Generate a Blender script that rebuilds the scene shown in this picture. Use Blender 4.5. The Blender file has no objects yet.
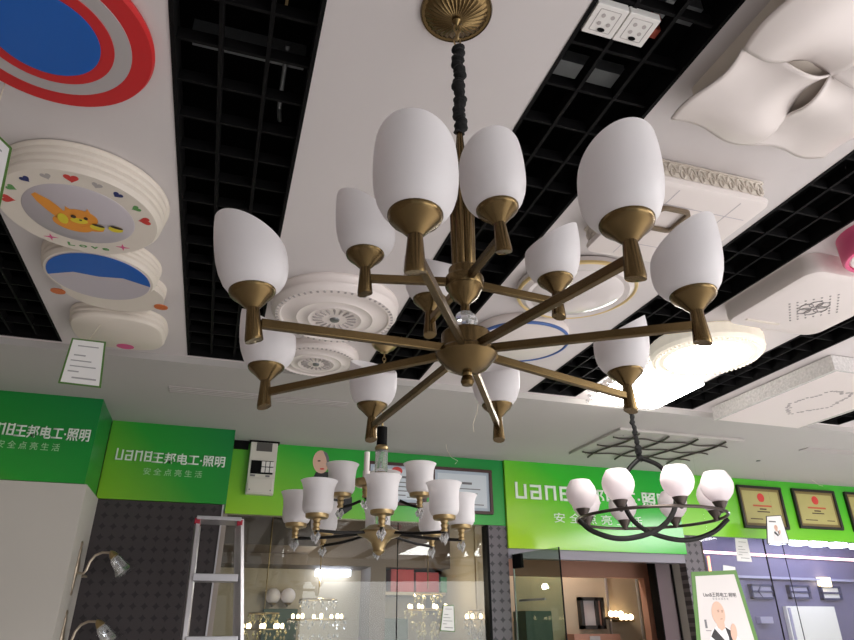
import bpy, bmesh, math, random
from math import sin, cos, pi, radians, atan2, hypot
from mathutils import Vector, Matrix
random.seed(7)
C = bpy.context.scene.collection
SC = bpy.context.scene

# ------------------------------------------------------------------ camera, world, big lights, exposure
FPX, YAW, PIT, ROL = 644.9, 0.304554, 0.449888, -0.002615
EYE = Vector((0, 0, 1.6))
fw = Vector((sin(YAW)*cos(PIT), cos(YAW)*cos(PIT), sin(PIT)))
r0 = Vector((cos(YAW), -sin(YAW), 0)); u0 = r0.cross(fw)
rt = cos(ROL)*r0 + sin(ROL)*u0; up = -sin(ROL)*r0 + cos(ROL)*u0
cam = bpy.data.cameras.new('camera'); camo = bpy.data.objects.new('camera', cam); C.objects.link(camo)
M4 = Matrix((rt, up, -fw)).transposed().to_4x4(); M4.translation = EYE
camo.matrix_world = M4
cam.sensor_width = 36; cam.lens = FPX*36/854; cam.clip_start = .02
SC.camera = camo

def ray(px, py): return rt*(px-427) + up*(320-py) + fw*FPX
def az(px, py, z):
    d = ray(px, py); return EYE + d*((z-EYE.z)/d.z)
def ay(px, py, y):
    d = ray(px, py); return EYE + d*(y/d.y)

w = bpy.data.worlds.new('world'); SC.world = w; w.use_nodes = True
w.node_tree.nodes['Background'].inputs[0].default_value = (.97, .98, 1, 1)
w.node_tree.nodes['Background'].inputs[1].default_value = .43
def area(name, loc, target, sx, sy, power, col):
    l = bpy.data.lights.new(name, 'AREA'); l.shape = 'RECTANGLE'; l.size = sx; l.size_y = sy; l.energy = power; l.color = col
    o = bpy.data.objects.new(name, l); C.objects.link(o); o.location = loc
    o.rotation_euler = (Vector(target)-Vector(loc)).to_track_quat('-Z', 'Y').to_euler(); return o
area('shopfront_daylight', (5.0, -4.6, 1.5), (2.6, 3.0, 2.5), 6.0, 2.4, 140, (1, 1, 1))
area('fill_light_behind', (4.9, -1.1, 3.02), (4.9, -1.1, 0), 2.6, 2.2, 235, (1, .995, .985))  # unseen; added for floor bounce onto the ceiling and glare on the main sign
area('fill_light_right', (7.0, 1.4, 3.02), (7.0, 1.4, 0), 2.4, 3.2, 270, (1, .995, .985))  # unseen light added to brighten the right side
def point(name, loc, power, col, r=.05):
    l = bpy.data.lights.new(name, 'POINT'); l.energy = power; l.color = col; l.shadow_soft_size = r
    o = bpy.data.objects.new(name, l); C.objects.link(o); o.location = loc; return o
SC.view_settings.view_transform = 'Standard'; SC.view_settings.look = 'None'
SC.view_settings.gamma = 1; SC.view_settings.use_curve_mapping = False
SC.view_settings.exposure = 0.27

# ------------------------------------------------------------------ materials
def s2l(c):
    c /= 255
    return c/12.92 if c <= .04045 else ((c+.055)/1.055)**2.4
def rgb(r, g, b): return (s2l(r), s2l(g), s2l(b), 1)
def mat(name, col, rough=.5, metal=0, spec=.5, noise=0, nscale=20, bump=0, emit=None, estr=0):
    m = bpy.data.materials.new(name); m.use_nodes = True
    nt = m.node_tree; b = nt.nodes['Principled BSDF']
    b.inputs['Base Color'].default_value = col; b.inputs['Roughness'].default_value = rough
    b.inputs['Metallic'].default_value = metal; b.inputs['Specular IOR Level'].default_value = spec
    if emit: b.inputs['Emission Color'].default_value = emit; b.inputs['Emission Strength'].default_value = estr
    if noise or bump:
        tc = nt.nodes.new('ShaderNodeTexCoord'); n = nt.nodes.new('ShaderNodeTexNoise')
        n.inputs['Scale'].default_value = nscale; n.inputs['Detail'].default_value = 4
        nt.links.new(tc.outputs['Object'], n.inputs['Vector'])
        if noise:
            mx = nt.nodes.new('ShaderNodeMix'); mx.data_type = 'RGBA'
            mx.inputs[6].default_value = tuple(c*(1-noise) for c in col[:3])+(1,)
            mx.inputs[7].default_value = tuple(min(1, c*(1+noise)) for c in col[:3])+(1,)
            nt.links.new(n.outputs['Fac'], mx.inputs[0]); nt.links.new(mx.outputs[2], b.inputs['Base Color'])
        if bump:
            bp = nt.nodes.new('ShaderNodeBump'); bp.inputs['Strength'].default_value = bump; bp.inputs['Distance'].default_value = .01
            nt.links.new(n.outputs['Fac'], bp.inputs['Height']); nt.links.new(bp.outputs['Normal'], b.inputs['Normal'])
    return m
def mat_glass(name, tint=(1, 1, 1, 1), refl=.9, rough=0.0):
    m = bpy.data.materials.new(name); m.use_nodes = True; nt = m.node_tree; nt.nodes.clear()
    o = nt.nodes.new('ShaderNodeOutputMaterial'); mx = nt.nodes.new('ShaderNodeMixShader')
    t = nt.nodes.new('ShaderNodeBsdfTransparent'); t.inputs[0].default_value = tint
    g = nt.nodes.new('ShaderNodeBsdfGlossy'); g.inputs['Roughness'].default_value = rough; g.inputs[0].default_value = (1, 1, 1, 1)
    f = nt.nodes.new('ShaderNodeLayerWeight'); f.inputs[0].default_value = .5
    pw = nt.nodes.new('ShaderNodeMath'); pw.operation = 'POWER'; pw.inputs[1].default_value = 4
    ml = nt.nodes.new('ShaderNodeMath'); ml.operation = 'MULTIPLY_ADD'; ml.inputs[1].default_value = .9; ml.inputs[2].default_value = .045*refl; ml.use_clamp = True
    nt.links.new(f.outputs['Facing'], pw.inputs[0]); nt.links.new(pw.outputs[0], ml.inputs[0]); nt.links.new(ml.outputs[0], mx.inputs[0])
    nt.links.new(t.outputs[0], mx.inputs[1]); nt.links.new(g.outputs[0], mx.inputs[2]); nt.links.new(mx.outputs[0], o.inputs[0])
    return m
def mat_shade(name, col, trans=.4, rough=.35):
    m = bpy.data.materials.new(name); m.use_nodes = True; nt = m.node_tree
    b = nt.nodes['Principled BSDF']; b.inputs['Base Color'].default_value = col; b.inputs['Roughness'].default_value = rough
    b.inputs['Specular IOR Level'].default_value = .35
    tr = nt.nodes.new('ShaderNodeBsdfTranslucent'); tr.inputs[0].default_value = col
    mx = nt.nodes.new('ShaderNodeMixShader'); mx.inputs[0].default_value = trans
    n = nt.nodes.new('ShaderNodeTexNoise'); n.inputs['Scale'].default_value = 300
    bp = nt.nodes.new('ShaderNodeBump'); bp.inputs['Strength'].default_value = .04; nt.links.new(n.outputs[0], bp.inputs['Height']); nt.links.new(bp.outputs[0], b.inputs['Normal'])
    nt.links.new(b.outputs[0], mx.inputs[1]); nt.links.new(tr.outputs[0], mx.inputs[2])
    nt.links.new(mx.outputs[0], nt.nodes['Material Output'].inputs[0]); return m
def mat_print(name, c0, c1, c2, rough=.3):
    """printed banner: a diagonal colour gradient in the print itself"""
    m = bpy.data.materials.new(name); m.use_nodes = True; nt = m.node_tree; b = nt.nodes['Principled BSDF']
    b.inputs['Roughness'].default_value = rough
    tc = nt.nodes.new('ShaderNodeTexCoord'); sp = nt.nodes.new('ShaderNodeSeparateXYZ'); nt.links.new(tc.outputs['Generated'], sp.inputs[0])
    ad = nt.nodes.new('ShaderNodeMath'); ad.operation = 'MULTIPLY_ADD'; ad.inputs[1].default_value = .62
    m2 = nt.nodes.new('ShaderNodeMath'); m2.operation = 'MULTIPLY'; m2.inputs[1].default_value = .38
    nt.links.new(sp.outputs['Z'], m2.inputs[0]); nt.links.new(sp.outputs['X'], ad.inputs[0]); nt.links.new(m2.outputs[0], ad.inputs[2])
    cr = nt.nodes.new('ShaderNodeValToRGB'); cr.color_ramp.elements[0].color = c0; cr.color_ramp.elements[1].color = c2
    e = cr.color_ramp.elements.new(.5); e.color = c1
    nt.links.new(ad.outputs[0], cr.inputs[0]); nt.links.new(cr.outputs[0], b.inputs['Base Color']); return m
def mat_peg(name, col, dark, pitch):
    """embossed dot pattern on a wall sheet"""
    m = bpy.data.materials.new(name); m.use_nodes = True; nt = m.node_tree; b = nt.nodes['Principled BSDF']; b.inputs['Roughness'].default_value = .55
    tc = nt.nodes.new('ShaderNodeTexCoord'); sp = nt.nodes.new('ShaderNodeSeparateXYZ'); nt.links.new(tc.outputs['Object'], sp.inputs[0])
    def mth(op, a, bb=None):
        n = nt.nodes.new('ShaderNodeMath'); n.operation = op
        for i, v in enumerate((a, bb)):
            if v is None: continue
            if isinstance(v, (int, float)): n.inputs[i].default_value = v
            else: nt.links.new(v, n.inputs[i])
        return n.outputs[0]
    def cell(s):
        f = mth('FRACT', mth('DIVIDE', s, pitch)); return mth('ABSOLUTE', mth('SUBTRACT', f, .5))
    a, c = cell(sp.outputs['X']), cell(sp.outputs['Z'])
    d = mth('ADD', mth('POWER', a, .7), mth('POWER', c, .7))
    k = mth('LESS_THAN', d, .5)
    mx = nt.nodes.new('ShaderNodeMix'); mx.data_type = 'RGBA'; mx.inputs[6].default_value = col; mx.inputs[7].default_value = dark
    nt.links.new(k, mx.inputs[0]); nt.links.new(mx.outputs[2], b.inputs['Base Color'])
    bp = nt.nodes.new('ShaderNodeBump'); bp.inputs['Strength'].default_value = .6; bp.invert = True; nt.links.new(k, bp.inputs['Height']); nt.links.new(bp.outputs[0], b.inputs['Normal'])
    return m

WHITE = rgb(236, 226, 221)
m_ceil = mat('ceiling_board', rgb(210, 203, 202), .7, noise=.015, nscale=6)
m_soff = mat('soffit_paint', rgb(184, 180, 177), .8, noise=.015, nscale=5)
m_soff2 = mat('dull_white_acrylic', rgb(182, 177, 173), .5)
m_black = mat('black_metal', rgb(9, 8, 9), .7, 0, .15)
m_void = mat('void_paint', rgb(10, 9, 10), .9, 0, .1)
m_grey = mat('grey_metal', rgb(120, 122, 122), .45, .6)
m_brass = mat('aged_brass', rgb(112, 93, 62), .27, .95, noise=.12, nscale=25, bump=.03)
m_brass_l = mat('polished_brass', rgb(168, 146, 106), .3, .9, noise=.08, nscale=30)
m_shade = mat_shade('frosted_white_glass', rgb(246, 243, 244), .42)
m_tulip = mat_shade('opal_glass', rgb(250, 244, 246), .5)
m_cloth = mat('black_cloth', rgb(16, 15, 16), .95, bump=.6, nscale=80)
m_crys = mat_glass('crystal', (.95, .96, .97, 1), 4.5, .04)
m_iron = mat('black_iron', rgb(12, 9, 8), .5, .0, .25)
m_nickel = mat('dark_nickel', rgb(84, 76, 72), .3, .85)
m_crysb = mat('cut_crystal', rgb(245, 245, 248), .04, noise=.25, nscale=90); m_crysb.node_tree.nodes['Principled BSDF'].inputs['Transmission Weight'].default_value = .75
m_amberc = mat('warm_crystal', rgb(250, 232, 190), .05, noise=.2, nscale=60); m_amberc.node_tree.nodes['Principled BSDF'].inputs['Transmission Weight'].default_value = .6
m_acry = mat('white_acrylic', rgb(232, 222, 218), .35, noise=.01, nscale=8)
m_acry2 = mat('cream_plastic', rgb(226, 216, 204), .5, noise=.02, nscale=12)
m_rel = mat('relief_grey', rgb(176, 168, 166), .6)
m_lit = mat('lit_diffuser', rgb(255, 250, 240), .4, emit=(1, .97, .92, 1), estr=14)
m_lit2 = mat('lit_rim_acrylic', rgb(250, 240, 222), .4, emit=(1, .93, .8, 1), estr=.25)
m_red = mat('red_print', rgb(196, 30, 34), .45)
m_redd = mat('red_hearts', rgb(205, 60, 55), .5)
m_silver = mat('silver_print', rgb(178, 172, 172), .4, .1)
m_blue = mat('blue_print', rgb(10, 90, 178), .45)
m_navy = mat('navy_print', rgb(40, 50, 105), .5)
m_greenp = mat('green_print', rgb(95, 150, 85), .5)
m_orange = mat('orange_print', rgb(232, 150, 50), .5)
m_yellow = mat('yellow_print', rgb(225, 205, 50), .5)
m_brownp = mat('brown_print', rgb(70, 50, 40), .6)
m_pinkp = mat('pink_print', rgb(215, 90, 140), .5)
m_pink = mat('pink_plastic', rgb(232, 95, 140), .4)
m_disc = mat('print_disc_grey', rgb(190, 182, 188), .45)
m_gold = mat('gold_rim', rgb(222, 196, 140), .35, .5)
m_bluerim = mat('blue_rim', rgb(60, 95, 160), .4)
m_bronze = mat('bronze_trim', rgb(128, 112, 92), .45, .5)
m_green = mat_print('green_banner', rgb(150, 200, 40), rgb(40, 168, 50), rgb(0, 140, 62))
m_greenL = mat_print('green_sign', rgb(140, 196, 40), rgb(36, 156, 50), rgb(0, 122, 58))
m_greenM = mat_print('green_main_sign', rgb(178, 218, 52), rgb(60, 190, 50), rgb(0, 160, 55), .13)
m_greenR = mat_print('green_right_banner', rgb(140, 208, 40), rgb(80, 190, 45), rgb(30, 165, 70))
m_text = mat('sign_lettering', rgb(228, 238, 226), .5)
m_text2 = mat('sign_small_lettering', rgb(170, 215, 165), .5)
m_peg = mat_peg('dark_pegboard', rgb(56, 49, 51), rgb(30, 27, 29), .075)
m_pegm = mat_peg('grey_pegboard', rgb(104, 98, 104), rgb(60, 56, 62), .075)
m_wpanel = mat('white_wall_panel', rgb(200, 195, 187), .6, noise=.02, nscale=4)
m_alu = mat('aluminium', rgb(196, 194, 198), .35, .75, noise=.04, nscale=40)
m_redpl = mat('red_plastic', rgb(165, 25, 50), .45)
m_paper = mat('paper', rgb(240, 238, 236), .6, noise=.01)
m_tagg = mat('tag_green', rgb(82, 124, 52), .5)
m_inkl = mat('pale_ink', rgb(168, 166, 166), .6)
m_paper_shaded = mat('shaded_paper', rgb(206, 200, 198), .5)  # advert paper with its shade put into the colour
m_ink = mat('grey_ink', rgb(110, 108, 112), .6)
m_inkd = mat('dark_ink', rgb(40, 38, 44), .6)
m_frame = mat('dark_wood_frame', rgb(66, 30, 30), .4)
m_frameb = mat('black_frame', rgb(34, 30, 28), .4)
m_cert = mat('certificate_gold_paper', rgb(180, 172, 110), .4, noise=.05, nscale=20)
m_certin = mat('certificate_border', rgb(128, 112, 66), .5)
m_skin = mat('printed_skin', rgb(212, 172, 152), .5)
m_robe = mat('printed_black', rgb(25, 24, 28), .5)
m_shirt = mat('printed_white', rgb(225, 222, 224), .5)
m_glass = mat_glass('shop_glass', (.9, .92, .9, 1), .7)
m_gdoor = mat_glass('green_door_glass', (.66, .74, .66, 1), .25)
m_floor = mat('floor_tile', rgb(205, 203, 203), .3, noise=.03, nscale=3)
m_side = mat('side_wall', rgb(150, 140, 132), .8)
m_brown = mat('brown_panel', rgb(168, 120, 100), .5, noise=.06, nscale=10)
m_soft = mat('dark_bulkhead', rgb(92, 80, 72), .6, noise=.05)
m_beige = mat('beige_wall', rgb(168, 156, 136), .7, noise=.02)
m_jamb = mat('mauve_jamb', rgb(150, 130, 136), .5)
m_steel = mat('grey_header', rgb(128, 124, 134), .45, .3)
m_purple = mat('purple_wall', rgb(116, 112, 146), .5, noise=.04)
m_led = mat('led_strip', rgb(255, 220, 220), .4, emit=(1, .55, .62, 1), estr=4.5)
m_ledw = mat('led_white', rgb(255, 255, 255), .4, emit=(.75, .8, 1, 1), estr=8)
m_ledo = mat('led_orange', rgb(255, 180, 140), .4, emit=(1, .35, .2, 1), estr=2.2)
m_warm = mat('warm_bulb', rgb(255, 230, 190), .4, emit=(1, .78, .48, 1), estr=6)
m_amber = mat_glass('amber_crystal', (.95, .87, .68, 1), 2.4, .05)
m_dgreen = mat('dark_green_cabinet', rgb(52, 74, 62), .5)
m_wire = mat('wire_insulation', rgb(225, 215, 195), .5)
m_socket = mat('socket_plastic', rgb(226, 222, 218), .4)
m_box1 = mat('red_standin', rgb(170, 60, 70), .6); m_box2 = mat('green_standin', rgb(70, 140, 100), .6); m_box3 = mat('blue_standin', rgb(90, 110, 150), .6)
m_navyw = mat('window_frame_dark', rgb(60, 62, 100), .5)

# ------------------------------------------------------------------ mesh helpers
class MB:
    def __init__(s): s.v = []; s.f = []; s.T = Matrix.Identity(4)
    def add(s, vs, fs):
        o = len(s.v); s.v += [tuple(s.T @ Vector(p)) for p in vs]; s.f += [tuple(i+o for i in f) for f in fs]; return s
    def box(s, x0, x1, y0, y1, z0, z1):
        return s.add([(x, y, z) for z in (z0, z1) for y in (y0, y1) for x in (x0, x1)],
                     [(0, 2, 3, 1), (4, 5, 7, 6), (0, 1, 5, 4), (2, 6, 7, 3), (0, 4, 6, 2), (1, 3, 7, 5)])
    def prism(s, pts, z0, z1):
        n = len(pts); a = sum(pts[i][0]*pts[(i+1) % n][1]-pts[(i+1) % n][0]*pts[i][1] for i in range(n))
        if a < 0: pts = pts[::-1]
        return s.add([(x, y, z0) for x, y in pts]+[(x, y, z1) for x, y in pts],
                     [tuple(range(n))[::-1], tuple(range(n, 2*n))]+[(i, (i+1) % n, n+(i+1) % n, n+i) for i in range(n)])
    def lathe(s, prof, n=48, c=(0, 0, 0), rx=1, ry=1, shape=None):
        vs = []; fs = []; m = len(prof)
        for r, z in prof:
            for k in range(n):
                a = 2*pi*k/n; q = shape(a) if shape else 1
                vs.append((c[0]+r*q*rx*cos(a), c[1]+r*q*ry*sin(a), c[2]+z))
        for i in range(m-1):
            for k in range(n):
                k2 = (k+1) % n; fs.append((i*n+k, i*n+k2, (i+1)*n+k2, (i+1)*n+k))
        if prof[0][0] > 1e-6: fs.append(tuple(range(n))[::-1])
        if prof[-1][0] > 1e-6: fs.append(tuple((m-1)*n+k for k in range(n)))
        return s.add(vs, fs)
    def tube(s, pts, r, n=10, closed=False, sq=False):
        pts = [Vector(p) for p in pts]; m = len(pts); vs = []; fs = []
        rs = r if isinstance(r, (list, tuple)) else [r]*m
        t0 = (pts[1]-pts[0]).normalized(); ref = Vector((0, 0, 1)) if abs(t0.z) < .9 else Vector((0, 1, 0))
        nrm = (ref-t0*ref.dot(t0)).normalized()
        for i, p in enumerate(pts):
            a = pts[(i-1) % m] if closed or i > 0 else p; b = pts[(i+1) % m] if closed or i < m-1 else p
            t = (b-a).normalized(); nrm = (nrm-t*nrm.dot(t)).normalized(); bi = t.cross(nrm)
            for k in range(n):
                an = 2*pi*(k+(.5 if sq else 0))/n; vs.append(p+(nrm*cos(an)+bi*sin(an))*rs[i])
        for i in range(m if closed else m-1):
            for k in range(n):
                k2 = (k+1) % n; i2 = (i+1) % m; fs.append((i*n+k, i*n+k2, i2*n+k2, i2*n+k))
        if not closed: fs += [tuple(range(n))[::-1], tuple((m-1)*n+k for k in range(n))]
        return s.add(vs, fs)
    def bar(s, a, b, wd, ht):
        """square bar from a to b"""
        a, b = Vector(a), Vector(b); t = (b-a).normalized(); sd = t.cross(Vector((0, 0, 1))).normalized(); u = sd.cross(t)
        vs = []
        for p in (a, b):
            for i, j in ((-1, -1), (1, -1), (1, 1), (-1, 1)): vs.append(p+sd*wd/2*i+u*ht/2*j)
        return s.add(vs, [(3, 2, 1, 0), (4, 5, 6, 7)]+[(i, (i+1) % 4, 4+(i+1) % 4, 4+i) for i in range(4)])
    def ball(s, c, r, n=8, sz=1):
        pr = [(r*sin(pi*i/n) if 0 < i < n else 0.0, -r*cos(pi*i/n)*sz) for i in range(n+1)]
        return s.lathe(pr, max(6, n+2), c)
    def octa(s, c, r, h):
        x, y, z = c
        return s.add([(x+r, y, z), (x, y+r, z), (x-r, y, z), (x, y-r, z), (x, y, z+h), (x, y, z-h)],
                     [(0, 1, 4), (1, 2, 4), (2, 3, 4), (3, 0, 4), (1, 0, 5), (2, 1, 5), (3, 2, 5), (0, 3, 5)])
    def build(s, name, m, parent=None, smooth=35, loc=None, bevel=0):
        me = bpy.data.meshes.new(name); me.from_pydata([tuple(v) for v in s.v], [], s.f)
        bm = bmesh.new(); bm.from_mesh(me); bmesh.ops.remove_doubles(bm, verts=bm.verts, dist=1e-6)
        bmesh.ops.recalc_face_normals(bm, faces=bm.faces); bm.to_mesh(me); bm.free()
        if smooth:
            for p in me.polygons: p.use_smooth = True
            me.set_sharp_from_angle(angle=radians(smooth))
        me.materials.append(m); o = bpy.data.objects.new(name, me); C.objects.link(o)
        if parent: o.parent = parent
        if loc: o.location = loc
        if bevel:
            b = o.modifiers.new('bevel', 'BEVEL'); b.width = bevel; b.segments = 2; b.limit_method = 'ANGLE'
        return o
def tag(o, label=None, cat=None, group=None, kind=None):
    if label: o['label'] = label
    if cat: o['category'] = cat
    if group: o['group'] = group
    if kind: o['kind'] = kind
    return o
def thing(name, label, cat, loc=(0, 0, 0), rz=0, group=None):
    o = bpy.data.objects.new(name, None); C.objects.link(o); o.location = loc; o.rotation_euler = (0, 0, rz); o.empty_display_size = .05
    return tag(o, label, cat, group)
def struct(name, mb, m, **k): return tag(mb.build(name, m, **k), kind='structure')
def dup(root, label, loc=None, rz=None):
    r = root.copy(); C.objects.link(r); r['label'] = label
    if loc is not None: r.location = loc
    if rz is not None: r.rotation_euler.z = rz
    for ch in list(root.children):
        c = ch.copy(); C.objects.link(c); c.parent = r
        for g in list(ch.children):
            d = g.copy(); C.objects.link(d); d.parent = c
    return r
def rrect(hx, hy, r, n=8):
    out = []
    for cx, cy, a0 in ((hx-r, hy-r, 0), (-hx+r, hy-r, 90), (-hx+r, -hy+r, 180), (hx-r, -hy+r, 270)):
        for k in range(n+1):
            a = radians(a0+90*k/n); out.append((cx+r*cos(a), cy+r*sin(a)))
    return out
def loft(mb, rings):
    """rings: list of (pts2d, z); same count"""
    n = len(rings[0][0]); vs = []; fs = []
    for pts, z in rings: vs += [(x, y, z) for x, y in pts]
    for i in range(len(rings)-1):
        for k in range(n):
            k2 = (k+1) % n; fs.append((i*n+k, i*n+k2, (i+1)*n+k2, (i+1)*n+k))
    fs += [tuple(range(n))[::-1], tuple((len(rings)-1)*n+k for k in range(n))]
    return mb.add(vs, fs)
def strokes(parent, loc, W, Hh, m):
    """squared logo letters u a n B drawn as strokes"""
    b = MB(); cnt = [0]; cw = W/4.4; st = cw*.19
    def seg(k, x0, z0, x1, z1):
        x0, x1 = k*cw*1.13+x0*cw*.84, k*cw*1.13+x1*cw*.84; z0, z1 = z0*Hh, z1*Hh
        cnt[0] += 1; b.box(min(x0, x1), max(x0, x1)+st*(x0 == x1), -.004-.0003*cnt[0], 0, min(z0, z1), max(z0, z1)+st*.85*(z0 == z1))
    t = .83
    for k, L in enumerate((((0, 0, 0, 1.12), (0, 0, .9, 0), (.78, 0, .78, 1)), ((0, t, .98, t), (.78, 0, .78, 1), (0, 0, .98, 0), (0, .42, .98, .42), (0, 0, 0, .5)), ((0, 0, 0, 1), (0, t, .98, t), (.78, 0, .78, 1)),
                     ((0, 0, 0, 1), (0, t, .9, t), (.78, .5, .78, 1), (.25, .42, .98, .42), (.78, 0, .78, .5), (.3, 0, .98, 0)))):
        for q in L: seg(k, *q)
    o = b.build('sign_lettering', m, parent, smooth=0); o.location = loc; return o
def text(name, body, width, m, parent, loc, height=None, rot=(pi/2, 0, 0), bold=.0, ext=.003, anchor='l'):
    cu = bpy.data.curves.new(name, 'FONT'); cu.body = body; cu.size = 1; cu.extrude = 0; cu.offset = bold
    o = bpy.data.objects.new(name, cu); C.objects.link(o)
    dg = bpy.context.evaluated_depsgraph_get(); me = bpy.data.meshes.new_from_object(o.evaluated_get(dg))
    bpy.data.objects.remove(o); bpy.data.curves.remove(cu)
    bm = bmesh.new(); bm.from_mesh(me)
    xs = [v.co.x for v in bm.verts]; ys = [v.co.y for v in bm.verts]
    x0, x1, y0, y1 = min(xs), max(xs), min(ys), max(ys)
    sx = width/(x1-x0); sy = (height/(y1-y0)) if height else sx
    for v in bm.verts: v.co.x = (v.co.x-x0)*sx; v.co.y = (v.co.y-y0)*sy
    g = bmesh.ops.extrude_face_region(bm, geom=bm.faces[:])
    for e in g['geom']:
        if isinstance(e, bmesh.types.BMVert): e.co.z += ext
    bm.to_mesh(me); bm.free(); me.materials.clear(); me.materials.append(m)
    q = bpy.data.objects.new(name, me); C.objects.link(q); q.parent = parent; q.location = loc; q.rotation_euler = rot
    return q

# ------------------------------------------------------------------ room shell
HC, HS = 3.1, 3.06           # ceiling boards, lower soffit by the back wall
YE, YB, YS, YJ = 3.88, 5.61, 5.28, 4.76
strips = [(-1.37, -.98), (-.30, .10), (.77, 1.154), (1.94, 2.31), (3.0, 3.30), (4.36, 4.7)]
Y0 = -4.0
b = MB(); xs = -2.6
for a, c in strips+[(9.0, 9.0)]:
    if a > xs: b.box(xs, a, Y0, YE, HC, HC+.03)
    xs = c
for a, c in strips: b.box(a, c, 3.845, YE, HC, HC+.03)
struct('ceiling', b, m_ceil, smooth=0)
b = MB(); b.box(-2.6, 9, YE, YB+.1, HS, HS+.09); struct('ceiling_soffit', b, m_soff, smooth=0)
b = MB(); b.box(-2.6, 9, Y0, YB+.1, 3.8, 3.9); b.box(-2.6, 9, Y0-.1, Y0, HC, 3.9); b.box(-2.6, 9, YE+.02, YE+.1, HS+.09, 3.8); b.box(-2.7, -2.6, Y0, YE, HC, 3.9); b.box(9, 9.1, Y0, YE, HC, 3.9)
struct('ceiling_void', b, m_void, smooth=0)
for a, c in strips:
    b = MB(); t = .012
    for e in (a, c-t): b.box(e, e+t, Y0, 3.845, HC-.003, HC+.09)
    b.box(a, c, 3.833, 3.845, HC-.003, HC+.09)
    n = max(1, round((c-a)/.135)); wd = (c-a)/n
    for i in range(1, n): b.box(a+i*wd-.006, a+i*wd+.006, Y0, 3.84, HC+.015, HC+.06)
    y = 3.69
    while y > Y0:
        b.box(a, c, y-.005, y+.005, HC+.018, HC+.058); y -= .16
    struct('ceiling_grid', b, m_black, smooth=0)
b = MB(); b.box(-2.6, 9, Y0, 9.6, -.05, 0); struct('floor', b, m_floor, smooth=0)
b = MB(); b.box(-2.7, -2.6, Y0, 9.6, 0, HC); struct('wall_left', b, m_side, smooth=0)
b = MB(); b.box(9, 9.1, Y0, 9.6, 0, HC); struct('wall_right', b, m_side, smooth=0)
# back wall: bulkhead above the shop windows, plus posts
b = MB(); b.box(-2.6, 9, YB+.03, YB+.12, 2.47, HS); b.box(-2.6, .07, YB+.03, YB+.12, 0, 2.47); struct('wall_back', b, m_side, smooth=0)
b = MB(); b.box(2.335, 2.52, YB, YB+.1, 0, 2.462); struct('trim_1', b, m_pegm, smooth=0)
b = MB(); b.box(4.39, 4.60, YB, YB+.1, 0, 2.45); struct('trim_2', b, m_pegm, smooth=0)
b = MB(); b.box(2.312, 2.335, YB-.01, YB+.1, 0, 2.462); struct('trim_3', b, m_black, smooth=0)
b = MB(); b.box(2.52, 4.39, YB, YB+.1, 2.19, 2.27); struct('trim_4', b, m_steel, smooth=0)
b = MB(); b.box(-.862, .02, YS+.01, YB, 0, 2.475); o = struct('wall_pegboard', b, m_peg, smooth=0)
b = MB(); b.box(.02, .032, YS, YB, 0, 2.475); struct('trim_5', b, m_alu, smooth=0)
b = MB(); b.box(-2.6, -.85, YJ, YB, 0, 2.475); struct('wall_jut', b, m_wpanel, smooth=0)
# linear slots in the soffit
for i, (x0, x1, y0, y1) in enumerate(((-.42, .78, 4.33, 4.45), (4.9, 6.6, 4.36, 4.46))):
    b = MB(); b.box(x0, x1, y0, y1, HS-.006, HS+.002); o = b.build('air_slot', m_rel)
    fr = MB()
    for k in range(3): fr.box(x0, x1, y0+.02+.035*k, y0+.03+.035*k, HS-.009, HS-.005)
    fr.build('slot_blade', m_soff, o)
    tag(o, ('long narrow grey air slot in the soffit above the second green sign', 'narrow grey air slot in the soffit above the gold certificates')[i], 'vent', 'air slots in the soffit')
# things up in the void
o = MB().box(-.27, .08, 1.56, 1.62, 3.28, 3.33).build('cable_tray', m_grey)
t = MB(); t.box(-.27, .08, 1.59, 1.594, 3.276, 3.28); t.build('tray_lip', m_alu, o)
tag(o, 'grey metal cable tray crossing the wide black ceiling grid at left', 'cable tray')
o = MB().box(-.005, .003, 1.18, 1.40, 3.25, 3.26).build('threaded_rod', m_brass_l); tag(o, 'thin brass coloured rod above the left black ceiling grid', 'rod')
o = MB().box(.80, 1.10, 1.30, 1.36, 3.25, 3.30).build('metal_channel', m_grey); tag(o, 'short grey metal channel seen through the grid right of the tall chandelier', 'channel')
o = MB().box(1.02, 1.14, .98, 1.04, 3.2, 3.24).build('junction_clip', m_grey); tag(o, 'small bright metal clip beside the white twin socket panels', 'clip')
o = MB().tube([(.02, 1.55, 3.3), (.02, 1.75, 3.22), (.03, 1.9, 3.3)], .008).build('conduit_pipe', m_grey); tag(o, 'thin grey pipe hidden behind the left black ceiling grid', 'pipe')

# ------------------------------------------------------------------ green signs and bands
def sign(name, label, x0, x1, y, z0, z1, dep, m):
    t = thing(name, label, 'sign', ((x0+x1)/2, y, z0))
    hx = (x1-x0)/2
    MB().box(-hx, hx, 0, dep, 0, z1-z0).build('board', m, t, smooth=0)
    return t, hx
t, hx = sign('shop_sign', 'green shop sign over the white wall panel at far left', -2.6, -.865, YJ-.005, 2.478, HS, .5, m_greenL)
cx = -2.6+hx
p0 = ay(-35, 424, YJ).x
a_, c_, e_ = ay(-20, 424, YJ).x, ay(17, 427, YJ).x, ay(93, 434, YJ).x
strokes(t, (a_-cx, -.002, .285), (c_-a_)*1.0, .078, m_text)
text('sign_lettering', '王邦电工·照明', .98*(e_-c_), m_text, t, (c_-.005-cx, -.002, .275), .088, bold=.02)
text('slogan_lettering', '安 全 点 亮 生 活', .80*(e_-c_), m_text2, t, (ay(-2, 440, YJ).x-cx, -.002, .20), .05)
t, hx = sign('shop_sign', 'green shop sign above the dark pegboard, second from left', -.862, .045, YS-.005, 2.478, HS, .32, m_greenL)
cx = -.862+hx
a_, c_, e_ = ay(116, 455, YS).x, ay(153, 458, YS).x, ay(227, 463, YS).x
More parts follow.
